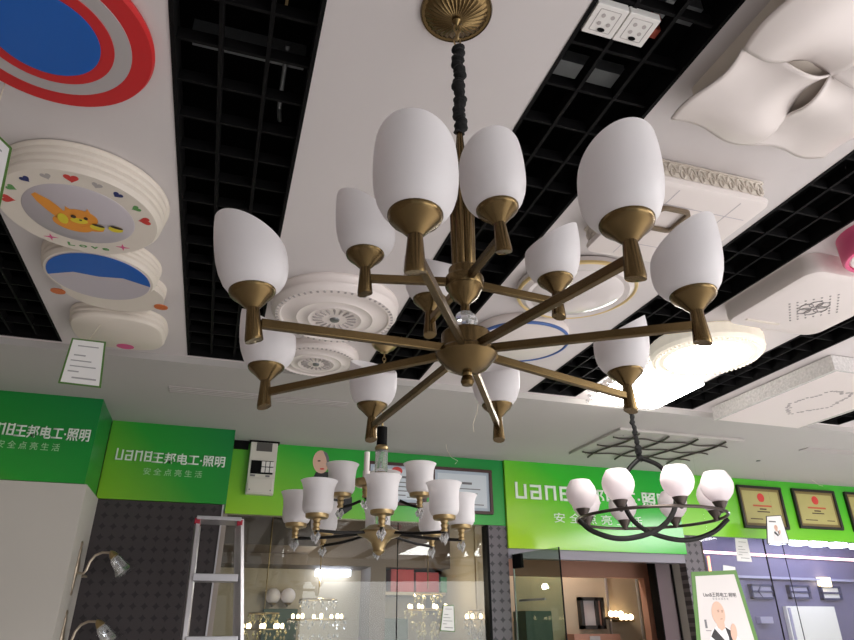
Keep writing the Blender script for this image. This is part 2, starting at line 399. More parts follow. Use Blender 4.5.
strokes(t, (a_-cx, -.002, .285), (c_-a_)*1.0, .078, m_text)
text('sign_lettering', '王邦电工·照明', .98*(e_-c_), m_text, t, (c_-.005-cx, -.002, .275), .088, bold=.02)
text('slogan_lettering', '安 全 点 亮 生 活', .42, m_text2, t, (-.58-cx, -.002, .187), .052)
t, hx = sign('shop_sign', 'large bright green shop sign over the open glass door', 2.515, 4.40, YB-.03, 2.27, HS, .06, m_greenM)
cx = 2.515+hx
a_, c_, e_ = ay(514, 495, YB).x, ay(571, 499, YB).x, ay(672, 506, YB).x
strokes(t, (a_-cx, -.002, .44), (c_-a_)*1.0, .135, m_text)
text('sign_lettering', '王邦电工·照明', .98*(e_-c_), m_text, t, (c_-.005-cx, -.002, .425), .15, bold=.02)
text('slogan_lettering', '安 全 点 亮 生 活', .95, m_text, t, (2.99-cx, -.002, .24), .09)
b = MB(); b.box(.048, 2.51, YB, YB+.028, 2.465, HS-.001); o = b.build('green_banner', m_green, smooth=0); tag(o, 'plain green banner band behind the bell shade chandelier', 'banner')
b = MB(); b.box(4.40, 8.99, YB, YB+.028, 2.455, HS-.001); o = b.build('green_banner', m_greenR, smooth=0); tag(o, 'green banner band at right holding gold certificates', 'banner')
b = MB(); b.box(.05, .17, YB-.03, YB, 2.99, HS); struct('trim_6', b, m_black, smooth=0)

# ------------------------------------------------------------------ shop windows and the rooms behind
g = MB(); g.box(.05, 1.505, YB+.04, YB+.05, 0, 2.465); struct('window_1', g, m_glass, smooth=0)
g = MB(); g.box(1.51, 2.312, YB+.04, YB+.05, 0, 2.465); struct('window_2', g, m_glass, smooth=0)
g = MB(); g.box(4.60, 5.42, YB+.04, YB+.05, 0, 2.455); struct('window_3', g, m_glass, smooth=0)
g = MB(); g.box(5.426, 9, YB+.04, YB+.05, 0, 2.455); struct('window_4', g, m_glass, smooth=0)
for n, x in ((7, 1.505), (8, 5.42)):
    b = MB(); b.box(x, x+.006, YB+.038, YB+.052, 0, 2.46); struct('trim_%d' % n, b, m_black, smooth=0)
# room behind left window
b = MB(); b.box(-1.2, 2.48, 7.4, 7.5, 0, 2.75); b.box(2.42, 2.5, YB+.12, 7.4, 0, 2.75); struct('wall_showroom', b, m_beige, smooth=0)
b = MB(); b.box(-1.2, 2.42, 6.9, 7.4, 2.2, 2.75); b.box(-1.2, .9, 6.2, 6.9, 2.3, 2.75); struct('bulkhead_showroom', b, m_soft, smooth=0)
b = MB(); b.box(-1.2, 9, YB+.12, 9.6, 2.75, 2.8); struct('ceiling_showroom', b, m_soft, smooth=0)
b = MB(); b.box(-1.3, -1.2, YB+.12, 7.4, 0, 2.75); struct('wall_showroom_left', b, m_soft, smooth=0)
b = MB(); b.box(1.56, 1.72, 6.9, 7.38, 0, 2.2); struct('pillar_showroom', b, m_soft, smooth=0)
point('showroom_lamp_light', (1.0, 6.5, 2.05), 9, (1, .9, .74), .03)
point('showroom_lamp_light', (2.0, 6.4, 2.0), 6, (1, .88, .7), .03)
# middle room
b = MB(); b.box(2.5, 4.95, 6.9, 7.0, 0, 2.75); struct('wall_middle_room', b, m_beige, smooth=0)
b = MB(); b.box(4.90, 4.95, 6.12, 6.9, 0, 2.75); b.box(2.50, 2.54, YB+.12, 6.9, 0, 2.75); struct('wall_middle_side', b, m_beige, smooth=0)
j0, j1, j2 = ay(644, 600, 6.35).x, ay(655, 600, 6.35).x, ay(672, 600, 6.05).x
b = MB(); b.box(2.54, j1+.2, 6.3, 6.4, 2.10, 2.75); b.box(j0, j1+.05, 6.3, 6.4, 0, 2.10); struct('door_frame_inner', b, m_brown, smooth=0)
j3 = ay(656, 600, 6.05).x
b = MB(); b.box(j3, j2, 6.0, 6.1, 0, 2.75); struct('trim_9', b, m_jamb, smooth=0)
b = MB(); b.box(j3-.014, j3, 5.98, 6.1, 0, 2.75); b.box(j2, j2+.014, 5.98, 6.1, 0, 2.75); struct('trim_10', b, m_black, smooth=0)
b = MB(); b.box(j2+.014, 4.96, 6.02, 6.1, 0, 2.75); struct('trim_13', b, m_soft, smooth=0)
for k, px in enumerate((608, 639)):
    x = ay(px, 600, 6.88).x; b = MB(); b.box(x-.008, x+.008, 6.87, 6.9, 0, 2.6); struct('trim_%d' % (11+k), b, m_alu, smooth=0)
point('middle_room_lamp_light', (3.6, 6.6, 2.6), 22, (1, .93, .82), .04)
# right room
b = MB(); b.box(4.95, 9, 7.6, 7.7, 0, 2.75); struct('wall_purple', b, m_purple, smooth=0)
b = MB(); b.box(4.96, 4.99, 6.1, 7.6, 0, 2.75); struct('wall_purple_side', b, m_purple, smooth=0)
point('purple_room_light', (6.0, 6.6, 2.55), 26, (.78, .77, 1), .04)
point('purple_room_light', (7.8, 6.6, 2.5), 26, (.78, .77, 1), .04)

# ------------------------------------------------------------------ the tall brass chandelier in front
CX, CY = .449, 1.155
ch = thing('chandelier', 'large brass two tier chandelier with twelve slanted white shades, nearest the viewer', 'chandelier', (CX, CY, HC))
def fluted(mb, R, H, n=96, k=32):
    vs = []; fs = []; M = 10
    for i in range(M+1):
        u = i/M; r = R*(1-u*.93) ; z = -H*(1-(1-u)**1.9)
        for j in range(n):
            a = 2*pi*j/n; vs.append((r*cos(a), r*sin(a), z-.0028*(cos(k*a))*sin(pi*min(1, u*1.15))**.7))
    for i in range(M):
        for j in range(n):
            j2 = (j+1) % n; fs.append((i*n+j, i*n+j2, (i+1)*n+j2, (i+1)*n+j))
    fs.append(tuple(M*n+j for j in range(n))); mb.add(vs, fs)
    return mb
b = MB(); b.lathe([(.096, 0), (.097, -.004), (.094, -.009), (.092, -.006)], 96); fluted(b, .092, .036); can = b.build('canopy', m_brass, ch, 50, loc=(-.012, -.034, 0))
b = MB(); b.lathe([(0, -.03), (.012, -.034), (.014, -.042), (.008, -.05), (.004, -.056)], 24); b.build('canopy_finial', m_brass, can)
for k, z in enumerate((-.066, -.09, -.112)):
    pts = [(.0085*cos(t), 0, .016*sin(t)) for t in [2*pi*i/24 for i in range(24)]]
    if k % 2: pts = [(0, x, zz) for x, _, zz in pts]
    MB().tube([(x-.011, y-.034+k*.001, zz+z) for x, y, zz in pts], .0024, 8, True).build('chain_link', m_brass_l, ch)
b = MB(); n = 60; pts = []; rs = []
for i in range(n+1):
    u = i/n; pts.append((.003*sin(u*23)+.002-.011*(1-u), .003*cos(u*31)-.031*(1-u), -.128-u*.26)); rs.append(.0148+.0022*sin(u*95)+.0018*sin(u*41+1))
b.tube(pts, rs, 14); b.build('chain_sleeve', m_cloth, ch)
b = MB(); vs = []; fs = []
prof = [(.007, -.375), (.0085, -.40), (.0125, -.46), (.020, -.55), (.029, -.64), (.0285, -.66), (.0265, -.78), (.024, -.785)]
b.lathe(prof, 72, shape=lambda a: .74+.26*abs(cos(3*a+.5))**.6); b.build('column', m_brass, ch, 40)
b = MB(); b.lathe([(0, -.775), (.020, -.776), (.033, -.778), (.0345, -.781), (.0345, -.799), (.041, -.801), (.0425, -.804), (.0425, -.822), (.041, -.826), (.039, -.827), (.028, -.850), (.012, -.864), (.010, -.868), (.010, -.884), (0, -.884)], 48); b.build('upper_hub', m_brass, ch, 25)
b = MB(); b.ball((0, 0, -.908), .026, 9); b.build('crystal_ball', m_crysb, ch, smooth=0)
b = MB(); b.lathe([(0, -.926), (.010, -.924), (.012, -.930), (.016, -.934), (.050, -.936), (.052, -.939), (.052, -.974), (.061, -.976), (.0645, -.980), (.0645, -.987), (.061, -.991), (.042, -1.013), (.020, -1.024), (.011, -1.025), (.010, -1.031), (.0125, -1.036), (.014, -1.043), (.011, -1.05), (0, -1.053)], 64); b.build('lower_hub', m_brass, ch, 25)
def shade_prof():
    out = [(.030, 0), (.043, .06), (.053, .16), (.0605, .30), (.0645, .44), (.0662, .58), (.0668, .72), (.0664, .86), (.0655, .95), (.0648, 1.0)]
    inn = [(r-.003, t) for r, t in out[::-1] if t > .04]
    return out+[(.0628, 1.0)]+inn+[(0, .06)]
def make_arm(deg, R, za_hub, za_tip, zb, hub_r, lean=0, sc=1.0):
    a = radians(deg); d = Vector((cos(a), sin(a), 0))
    arm = MB().bar(d*hub_r+Vector((0, 0, za_hub)), d*(R-.008)+Vector((0, 0, za_tip)), .013, .017).build('arm', m_brass, ch, 30, bevel=.0015)
    b = MB(); b.lathe([(0, 0), (.0150, 0), (.0160, .003), (.0112, .062), (.0118, .0625), (.0165, .067), (.0255, .077), (.0365, .0865), (.0400, .091), (.0415, .095), (.0415, .0985), (.039, .0995), (.026, .092), (0, .088)], 40)
    for i, (x, y, z) in enumerate(b.v):            # slanted cut at the foot of the holder
        if z < .003: b.v[i] = (x, y, z+.45*(x*d.x+y*d.y)*(-.6))
    hd = b.build('lamp_holder', m_brass, arm, 40, loc=d*R+Vector((0, 0, zb))); hd.rotation_euler.y = radians(lean)
    b = MB(); b.lathe([(r*.985*sc, t) for r, t in shade_prof()], 56)
    H = .152
    for i, (x, y, z) in enumerate(b.v):
        s = (x*d.x+y*d.y)/.0648; b.v[i] = (x, y, z*H*(.77+.26*s))
    sh = b.build('glass_shade', m_shade, arm, 60, loc=d*R+Vector((.0905*sin(radians(lean)), 0, zb+.0905*cos(radians(lean))))); sh.rotation_euler.y = radians(lean)
for q, ln in (((254, 341), -8), ((415, 273), 0), ((636, 279), 0), ((703, 343), 0), ((264, 407), -3), ((371, 440), 0), ((499, 440), 0), ((631, 411), 0)):
    p = az(*q, HC-1.046)-Vector((CX, CY, 0)); make_arm(math.degrees(atan2(p.y, p.x)), hypot(p.x, p.y), -.978, -1.011, -1.046, .048, ln)
for q, ln in (((504, 252), -5), ((365, 294), -2), ((559, 317), 0), ((430, 335), 0)):
    p = az(*q, HC-.862)-Vector((CX, CY, 0)); make_arm(math.degrees(atan2(p.y, p.x)), hypot(p.x, p.y), -.814, -.824, -.862, .038, ln)

# ------------------------------------------------------------------ chandelier with bell shades
BX, BY = .79, 3.33
ch = thing('chandelier', 'brass chandelier with flared white bell shades and thin black arms, before left shop window', 'chandelier', (BX, BY, HC))
b = MB(); b.lathe([(.075, 0), (.074, -.012), (.06, -.03), (.03, -.05), (.022, -.058), (0, -.06)], 40); b.build('canopy', m_brass_l, ch)
b = MB(); z = -.06; k = 0
for k in range(15):
    zz = -.075-k*.024
    pts = [((.009*cos(t) if k % 2 else 0), (0 if k % 2 else .009*cos(t)), zz+.016*sin(t)) for t in [2*pi*i/12 for i in range(12)]]
    b.tube(pts, .0022, 6, True)
b.build('chain', m_brass_l, ch)
b = MB(); b.lathe([(0, -.43), (.012, -.435), (.02, -.45), (.006, -.47), (.006, -.50), (0, -.5)], 24); b.build('chain_cap', m_brass_l, ch)
b = MB(); b.lathe([(0, -.5), (.028, -.5), (.028, -.60), (0, -.6)], 24); b.build('column_collar', m_black, ch)
b = MB(); b.lathe([(.028, -.6), (.036, -.61), (.036, -.622), (.028, -.63), (0, -.63)], 24); b.build('column_ring', m_brass_l, ch)
b = MB(); b.lathe([(0, -.63), (.034, -.63), (.034, -.745), (0, -.745)], 24); b.build('glass_column', m_crysb, ch)
b = MB(); b.lathe([(0, -.745), (.03, -.745), (.034, -.76), (.02, -.78), (.02, -.83), (.045, -.84), (.05, -.86), (.02, -.88), (.02, -.90), (0, -.9)], 32); b.build('column_body', m_brass_l, ch)
b = MB(); b.lathe([(0, -.90), (.026, -.90), (.026, -1.02), (0, -1.02)], 24); b.build('glass_column', m_crysb, ch)
b = MB(); b.lathe([(0, -1.01), (.055, -1.015), (.075, -1.03), (.11, -1.045), (.114, -1.055), (.10, -1.065), (.06, -1.08), (.04, -1.10), (.028, -1.13), (.03, -1.14), (.012, -1.155), (0, -1.16)], 40); b.build('lower_bowl', m_brass_l, ch)
def bell_arm(deg, R, zt, zh, glass=True, first=[None]):
    a = radians(deg); d = Vector((cos(a), sin(a), 0))
    pts = []
    for i in range(17):
        u = i/16; r = .1+(R-.1)*u; z = zh+(zt-zh)*u*u-.012*sin(pi*u)
        pts.append(d*r+Vector((0, 0, z)))
    arm = MB().tube(pts, .0075, 8).build('arm', m_iron, ch)
    b = MB(); b.lathe([(0, 0), (.016, 0), (.018, .008), (.013, .014), (.018, .03), (.014, .036), (.02, .05), (.05, .054), (.054, .06), (.054, .088), (.048, .09), (.048, .065), (0, .06)], 28)
    b.build('lamp_holder', m_brass_l, arm, loc=d*R+Vector((0, 0, zt)))
    b = MB()
    b.octa((.010, 0, -.025), .013, .024); b.octa((-.012, .004, -.03), .012, .022); b.octa((0, -.01, -.045), .011, .02)
    b.build('crystal_drop', m_crysb, arm, smooth=0, loc=d*R+Vector((0, 0, zt)))
    if glass:
        o = [(1.0*r, .93*z) for r, z in [(.045, 0), (.062, .012), (.070, .03), (.072, .06), (.071, .10), (.074, .135), (.082, .16), (.088, .17)]]
        b = MB(); b.lathe(o+[(.085, .159)]+[(r-.004, z+.002) for r, z in o[::-1]]+[(0, .006)], 40)
        b.build('bell_shade', m_shade, arm, 60, loc=d*R+Vector((0, 0, zt+.066)))
    else:
        b = MB(); b.lathe([(0, 0), (.018, 0), (.018, .07), (.014, .071), (.014, .165), (0, .166)], 20)
        b.build('candle_tube', m_acry, arm, loc=d*R+Vector((0, 0, zt+.06)))
for k in range(8): bell_arm(-102+45*k, .42, -1.08, -1.055)
for deg in (-18, 162, 70): bell_arm(deg, .205, -.925, -.89)
bell_arm(-124, .205, -.91, -.89, False)

# ------------------------------------------------------------------ chandelier with loops
LX, LY = 2.915, 4.02
ch = thing('chandelier', 'black looped iron chandelier with eight opal tulip shades, in front of main sign', 'chandelier', (LX, LY, HS))
L = Vector((LX, LY, HS))
cp = az(630, 407, HS)-L; b = MB(); b.lathe([(.04, 0), (.04, -.012), (.03, -.025), (.012, -.035), (0, -.04)], 32, (cp.x, cp.y, 0)); b.build('canopy', m_iron, ch)
top = ay(640, 458, LY)-L
b = MB(); pts = []; rs = []
for i in range(41):
    u = i/40; pts.append((cp.x*(1-u)+top.x*u+.003*sin(u*20), cp.y*(1-u)+.003*cos(u*27), -.03+(top.z+.025)*u)); rs.append(.016+.003*sin(u*60)+.002*sin(u*33)+.007*(u > .72))
b.tube(pts, rs, 10); b.build('chain_sleeve', m_cloth, ch)
def loop(px, sgn):
    P = [ay(x, y, LY)-L for x, y in px]
    out = []
    for i in range(len(P)-1):                       # Catmull-Rom
        p0, p1, p2, p3 = P[max(i-1, 0)], P[i], P[i+1], P[min(i+2, len(P)-1)]
        for k in range(8):
            t = k/8; out.append(.5*((2*p1)+(p2-p0)*t+(2*p0-5*p1+4*p2-p3)*t*t+(3*p1-p0-3*p2+p3)*t**3))
    out.append(P[-1])
    n = len(out)
    for i, p in enumerate(out): p.y += sgn*.10*sin(pi*i/(n-1))
    return out
A = [(640, 458), (656, 467), (666, 485), (668, 503), (660, 522), (642, 535), (614, 540), (590, 532), (579, 520)]
B = [(640, 458), (632, 468), (628, 482), (632, 503), (644, 521), (664, 533), (692, 539), (716, 532), (728, 519)]
MB().tube(loop(A, -1), .0175, 10).build('looped_bar', m_iron, ch); MB().tube(loop(B, 1), .0175, 10).build('looped_bar', m_iron, ch)
zr = -.745
MB().tube([(.505*cos(2*pi*i/96), .505*sin(2*pi*i/96), zr) for i in range(96)], .011, 8, True).build('ring', m_nickel, ch)
for k in range(8):
    a = radians(33+45*k); d = Vector((cos(a), sin(a), 0))
    b = MB(); b.lathe([(0, -.028), (.010, -.024), (.018, -.014), (.022, 0), (.03, .01), (.046, .038), (.05, .046), (.04, .05), (0, .045)], 28)
    hd = b.build('lamp_holder', m_nickel, ch, loc=d*.485+Vector((0, 0, zr+.012)))
    o = [(.78*r, .74*z) for r, z in [(.05, 0), (.085, .03), (.118, .075), (.134, .125), (.136, .165), (.124, .21), (.102, .252), (.09, .272)]]
    b = MB(); b.lathe(o+[(.068, .2025)]+[(r-.005, z) for r, z in o[::-1]]+[(0, .006)], 44)
    b.build('tulip_shade', m_tulip, hd, 60, loc=(0, 0, .042))

# ------------------------------------------------------------------ ceiling lights
def clight(name, label, x, y, z=HC, rz=0): return thing(name, label, 'ceiling light', (x, y, z), rz)
def flat(parent, name, m, pts, z, th=.0015):
    return MB().prism(pts, z-th, z).build(name, m, parent, smooth=0)
def ell(cx, cy, rx, ry, n=28, rot=0):
    c, s = cos(rot), sin(rot)
    return [(cx+rx*cos(2*pi*i/n)*c-ry*sin(2*pi*i/n)*s, cy+rx*cos(2*pi*i/n)*s+ry*sin(2*pi*i/n)*c) for i in range(n)]
def ring_prof(R, H, k=3):
    """ribbed side of a round lamp body, from the ceiling downwards"""
    p = [(R*.97, 0)]
    for i in range(k):
        z0, z1 = -H*i/k, -H*(i+1)/k
        p += [(R*(1.0-.018*i), z0-.004), (R*(1.0-.018*i), z1+.012), (R*(.975-.018*i), z1+.004)]
    p.append((R*(.965-.018*(k-1)), -H)); return p
# 1 round concentric lamp
t = clight('round_ceiling_light', 'flat round ceiling light with red and silver rings round a blue centre', -.622, 1.495)
zb = -.03
b = MB(); b.lathe([(.272, 0), (.28, -.008), (.282, zb+.012), (.276, zb), (0, zb)], 72); b.build('body', m_red, t)
b = MB(); b.lathe([(.223, zb+.001), (.223, zb-.003), (0, zb-.003)], 72); b.build('silver_ring', m_silver, t)
b = MB(); b.lathe([(.178, zb-.002), (.178, zb-.006), (0, zb-.006)], 72); b.build('inner_red_ring', m_red, t)
b = MB(); b.lathe([(.143, zb-.005), (.143, zb-.009), (0, zb-.009)], 72); b.build('centre_disc', m_blue, t)
# 2 squirrel lamp
t = clight('round_ceiling_light', 'round white childrens ceiling light printed with an orange squirrel and coloured hearts', -.635, 2.285)
R, H = .30, .10
b = MB(); b.lathe(ring_prof(R, H, 4)+[(R*.9, -H-.004), (0, -H-.004)], 72); b.build('body', m_acry2, t)
b = MB(); b.lathe([(.19, -H-.002), (.19, -H-.0045), (.186, -H-.007), (0, -H-.007)], 64); b.build('picture_disc', m_disc, t)
zp = -H-.008
sq = thing  # noqa
def pic(name, m, *ps, z=zp):
    b = MB()
    for i_, p in enumerate(ps): b.prism(p, z-.0008-.0002*i_, z)
    return b.build(name, m, t, smooth=0)
pic('printed_squirrel_tail', m_orange, [(-.125, -.115), (-.14, -.10), (-.13, -.06), (-.105, -.01), (-.08, .03), (-.055, .02), (-.05, -.02), (-.065, -.05), (-.085, -.08)])
pic('printed_squirrel_body', m_orange, ell(-.03, .06, .07, .05, rot=.3), ell(.0, .01, .062, .055), [(-.045, -.02), (-.04, -.055), (-.015, -.03)], [(.02, -.028), (.035, -.06), (.045, -.015)], ell(.035, .075, .04, .016))
pic('printed_squirrel_face', m_yellow, ell(-.005, .03, .03, .018), ell(-.06, .03, .018, .034), z=zp-.001)
pic('printed_squirrel_eyes', m_brownp, ell(-.02, .002, .009, .011), ell(.022, .004, .007, .009), ell(.002, .02, .005, .004), z=zp-.003)
pic('printed_acorn', m_yellow, ell(.055, .055, .026, .02), ell(.12, .05, .026, .02), z=zp-.0025)
pic('printed_acorn_cap', m_brownp, ell(.06, .041, .022, .007, rot=.25), ell(.125, .036, .022, .007, rot=.25), z=zp-.0035)
def heart(cx, cy, s, rot):
    out = []
    for i in range(24):
        a = 2*pi*i/24; x = 16*sin(a)**3; y = 13*cos(a)-5*cos(2*a)-2*cos(3*a)-cos(4*a); out.append((cx+s*(x*cos(rot)-y*sin(rot))/17, cy+s*(x*sin(rot)+y*cos(rot))/17))
    return out
cols = [m_redd, m_rel, m_navy, m_greenp, m_redd]
hearts = {0: [], 1: [], 2: [], 3: []}
for i, ang in enumerate((-170, -150, -128, -108, -88, -68, -50, -28, -8)):
    k = (0, 3, 2, 1, 0, 1, 2, 3, 0)[i]; hearts[k].append(heart(.232*cos(radians(ang)), .232*sin(radians(ang)), .026 if k == 0 else .019, radians(ang-90)))
for k, nm in ((0, 'printed_red_hearts'), (1, 'printed_grey_hearts'), (2, 'printed_blue_hearts'), (3, 'printed_green_hearts')):
    
    for h_ in hearts[k]: pic(nm[:-1], cols[k], h_, z=-H-.0045)
def star4(cx, cy, r): return [(cx+(r if i % 2 == 0 else r*.25)*cos(pi*i/4), cy+(r if i % 2 == 0 else r*.25)*sin(pi*i/4)) for i in range(8)]
pic('printed_stars', m_pinkp, star4(-.13, .19, .026), star4(.13, .19, .026), z=-H-.0045)
text('printed_lettering', 'L o v e', .15, m_greenp, t, (-.075, .235, -H-.0045), .026, rot=(pi, 0, 0), ext=.001, bold=.02)
# 3 blue and white round lamp (plain)
t = clight('round_ceiling_light', 'round ribbed white ceiling light with a two tone blue and grey face', -.635, 2.80)
R, H = .245, .085
b = MB(); b.lathe(ring_prof(R, H, 4)+[(R*.9, -H-.004), (0, -H-.004)], 72); b.build('body', m_acry2, t)
b = MB(); b.lathe([(.212, -H-.003), (.208, -H-.007), (0, -H-.007)], 64); b.build('face_disc', m_disc, t)
fl = [(-.209*cos(radians(a)), -.209*sin(radians(a))) for a in range(-6, 187, 6)]
fl = fl + [(.10, -.03), (0, -.015), (-.10, -.03)]
flat(t, 'blue_half', m_blue, fl, -H-.0072)
# its lower base board with orange dots
b = MB(); b.lathe([(.215, 0), (.215, -.03), (.208, -.034), (.212, -.038), (.212, -.062), (0, -.062)], 56, (.03, .21, 0), 1.05, .85); b.build('lower_body', m_acry2, t)
for px, py in ((58, 291), (161, 307)):
    p = az(px, py, HC-.063)-Vector((-.635, 2.80, 0)); b = MB(); b.prism(ell(p.x, p.y, .032, .028), -.066, -.062); b.build('orange_dot', mat('orange_plastic', rgb(205, 110, 60), .5) if px == 58 else bpy.data.materials['orange_plastic'], t, smooth=0)
# 4 rounded white lamp (plain)
t = clight('round_ceiling_light', 'oval white ceiling light with ribbed side and a pink dot, behind the hanging price tag', -.63, 3.46)
H = .075
b = MB(); b.lathe(ring_prof(.25, H, 3)+[(.228, -H-.002), (0, -H-.004)], 72, (0, 0, 0), 1, .92, shape=lambda a: 1/((abs(cos(a))**3+abs(sin(a))**3)**(1/3))*.95); b.build('body', m_acry2, t)
flat(t, 'pink_dot', m_pinkp, ell(.02, .16, .045, .035), -H-.003)
# 5 medallion lamps
def medallion(label, x, y, R, H):
    t = clight('medallion_ceiling_light', label, x, y)
    b = MB(); b.lathe([(R, 0), (R*1.01, -.012), (R*.99, -.022), (R*.985, -H*.55), (R*1.0, -H*.6), (R*.99, -H*.75), (R*.95, -H*.9), (R*.93, -H), (R*.86, -H-.004), (R*.84, -H+.004), (R*.8, -H+.006), (R*.62, -H-.003), (R*.6, -H-.008), (R*.57, -H-.004), (R*.45, -H-.006), (R*.42, -H-.012), (R*.38, -H-.006), (R*.13, -H-.008), (0, -H-.01)], 80); b.build('body', m_acry, t)
    b = MB()
    for k in range(56):
        a = 2*pi*k/56; b.T = Matrix.Rotation(a, 4, 'Z'); b.box(R*.885, R*.925, -.0048, .0048, -H-.005, -H+.004)
    b.build('bead_trim', m_rel, t, smooth=0)
    b = MB()
    for k in range(18):
        a = 2*pi*k/18; b.T = Matrix.Rotation(a, 4, 'Z'); b.prism([(R*.2, -.002), (R*.33, -.006), (R*.35, 0), (R*.33, .006), (R*.2, .002)], -H-.012, -H-.006)
    b.build('petal_relief', m_rel, t, smooth=0)
    b = MB(); b.lathe([(R*.08, -H-.008), (R*.07, -H-.016), (0, -H-.018)], 24); b.build('centre_boss', m_grey, t)
    return t
medallion('large round white beaded ceiling light behind left arms of the nearest chandelier', .43, 2.91, .315, .085)
medallion('smaller round white ceiling light behind the beaded one, next to the soffit', .44, 3.61, .25, .055)
# 6 blue rimmed and gold rimmed round lamps
t = clight('round_ceiling_light', 'flat round white ceiling light with a thin blue rim', 1.475, 2.97)
b = MB(); b.lathe([(.262, 0), (.268, -.01), (.268, -.05), (.262, -.06), (.25, -.064), (0, -.064)], 72); b.build('body', m_acry, t)
MB().tube([(.262*cos(2*pi*i/72), .262*sin(2*pi*i/72), -.06) for i in range(72)], .009, 8, True).build('rim', m_bluerim, t)
t = clight('round_ceiling_light', 'round white ceiling light with a gold rim beside the blue rimmed one', 1.50, 2.385)
b = MB(); b.lathe([(.27, 0), (.285, -.01), (.285, -.03), (.265, -.042), (.245, -.055), (.22, -.05), (.21, -.056), (.15, -.068), (0, -.075)], 72); b.build('body', mat('pearl_acrylic', rgb(222, 214, 212), .15), t)
MB().tube([(.277*cos(2*pi*i/72), .277*sin(2*pi*i/72), -.036) for i in range(72)], .010, 8, True).build('rim', m_gold, t)
# 7 ornate square lamp
t = clight('square_ceiling_light', 'square white ceiling light with filigree side and a bronze loop', 1.53, 1.705, rz=radians(0))
hx = .235; H = .10
b = MB(); b.prism(rrect(hx, hx, .02), -.085, 0); b.build('body', m_acry2, t, bevel=.004)
b = MB(); loft(b, [(rrect(hx+.006, hx+.006, .03), -.078), (rrect(hx+.012, hx+.012, .035), -.088), (rrect(hx+.008, hx+.008, .035), -.104), (rrect(hx-.01, hx-.01, .03), -.108)]); b.build('face_panel', m_acry, t)
b = MB()
for side in range(4):
    b.T = Matrix.Rotation(pi/2*side, 4, 'Z')
    for k in range(11):
        x = -hx+.028+k*(2*hx-.056)/10
        pts = [(x+.017*cos(q), -hx-.003, -.052+.034*sin(q)) for q in [pi*i/12 for i in range(13)]]
        b.tube(pts, .0035, 6)
        pts = [(x+.009*cos(q), -hx-.003, -.055+.016*sin(q)) for q in [2*pi*i/12 for i in range(12)]]
        b.tube(pts, .003, 6, True)
    b.box(-hx, hx, -hx-.005, -hx, -.012, -.006)
b.build('filigree_band', mat('filigree', rgb(224, 214, 202), .5), t)
b = MB()
for s in (-1, 1): b.box(-hx+.02, hx-.02, s*.13-.0015, s*.13+.0015, -.1087, -.107); b.box(s*.13-.0015, s*.13+.0015, -hx+.02, hx-.02, -.1087, -.107)
b.build('panel_line', m_disc, t, smooth=0)
pc = az(666, 219, HC-.115)-Vector((1.53, 1.705, 0))
b = MB(); b.tube([(pc.x+x, pc.y+y, -.118) for x, y in rrect(.06, .062, .02)], .010, 4, True, True); b.build('bronze_loop', m_bronze, t)
# 8 wavy lamp
wx, wy = 1.474, .925
t = clight('wavy_ceiling_light', 'large white ceiling light of four overlapping wavy sheets', wx, wy)
L0 = .300
b = MB(); b.prism(rrect(.255, .255, .03), -.085, 0); b.build('body', m_acry2, t)
for q in range(4):
    b = MB(); n = 22; vs = []; fs = []
    for i in range(n+1):
        for j in range(n+1):
            u, v = i/n, j/n
            x = u*L0*(1+.045*sin(2*pi*v)); y = v*L0*(1+.045*sin(2*pi*u+pi))
            z = -.108+.024*((sin(2*pi*u)+.2*sin(pi*u))*(1-v)**1.6-(sin(2*pi*v)+.2*sin(pi*v))*(1-u)**1.6)-.022*sin(pi*u)*sin(pi*v)+.026*u*u*v*v
            vs.append((x, y, z))
    for i in range(n):
        for j in range(n): fs.append((i*(n+1)+j, (i+1)*(n+1)+j, (i+1)*(n+1)+j+1, i*(n+1)+j+1))
    b.T = Matrix.Rotation(pi/2*q, 4, 'Z'); b.add(vs, fs)
    o = b.build('wavy_sheet', m_acry, t, 80); s = o.modifiers.new('s', 'SOLIDIFY'); s.thickness = .006
# 9 rounded square lamp with etched crystals
t = clight('square_ceiling_light', 'rounded square white ceiling light with etched crystals, right of lit round lamp', 2.61, 2.09)
hx = .287
b = MB(); loft(b, [(rrect(hx, hx, .07), 0), (rrect(hx, hx, .07), -.07), (rrect(hx-.008, hx-.008, .07), -.092), (rrect(hx-.03, hx-.03, .06), -.1)]); b.build('body', m_acry, t)
MB().box(-.22, -.02, .19, .205, -.104, -.098).build('raised_bar', m_acry2, t)
b = MB()
for k in range(6):
    b.T = Matrix.Rotation(pi/3*k, 4, 'Z'); b.tube([(.042+.03*cos(q), .03*sin(q), -.102) for q in [2*pi*i/12 for i in range(12)]], .0022, 5, True)
b.T = Matrix.Identity(4)
for i in range(-6, 7):
    for j in range(-6, 7):
        if (abs(i)+abs(j) <= 6) and i*i+j*j > 6 and (i+j) % 2 == 0: b.octa((i*.024, j*.024, -.101), .0065, .004)
b.build('etched_lattice', mat('etched_grey', rgb(150, 144, 142), .3), t)
# 10 pink lamp at the right edge
p = az(884, 254, HC-.1); t = clight('round_ceiling_light', 'pink sided round ceiling light cut by right picture edge', p.x, p.y)
b = MB(); b.lathe([(.15, 0), (.15, -.10), (.142, -.112), (.128, -.112), (.128, -.1), (0, -.1)], 64); b.build('body', m_pink, t)
b = MB(); b.lathe([(.128, -.1), (.12, -.109), (0, -.112)], 64); b.build('diffuser', m_acry, t)
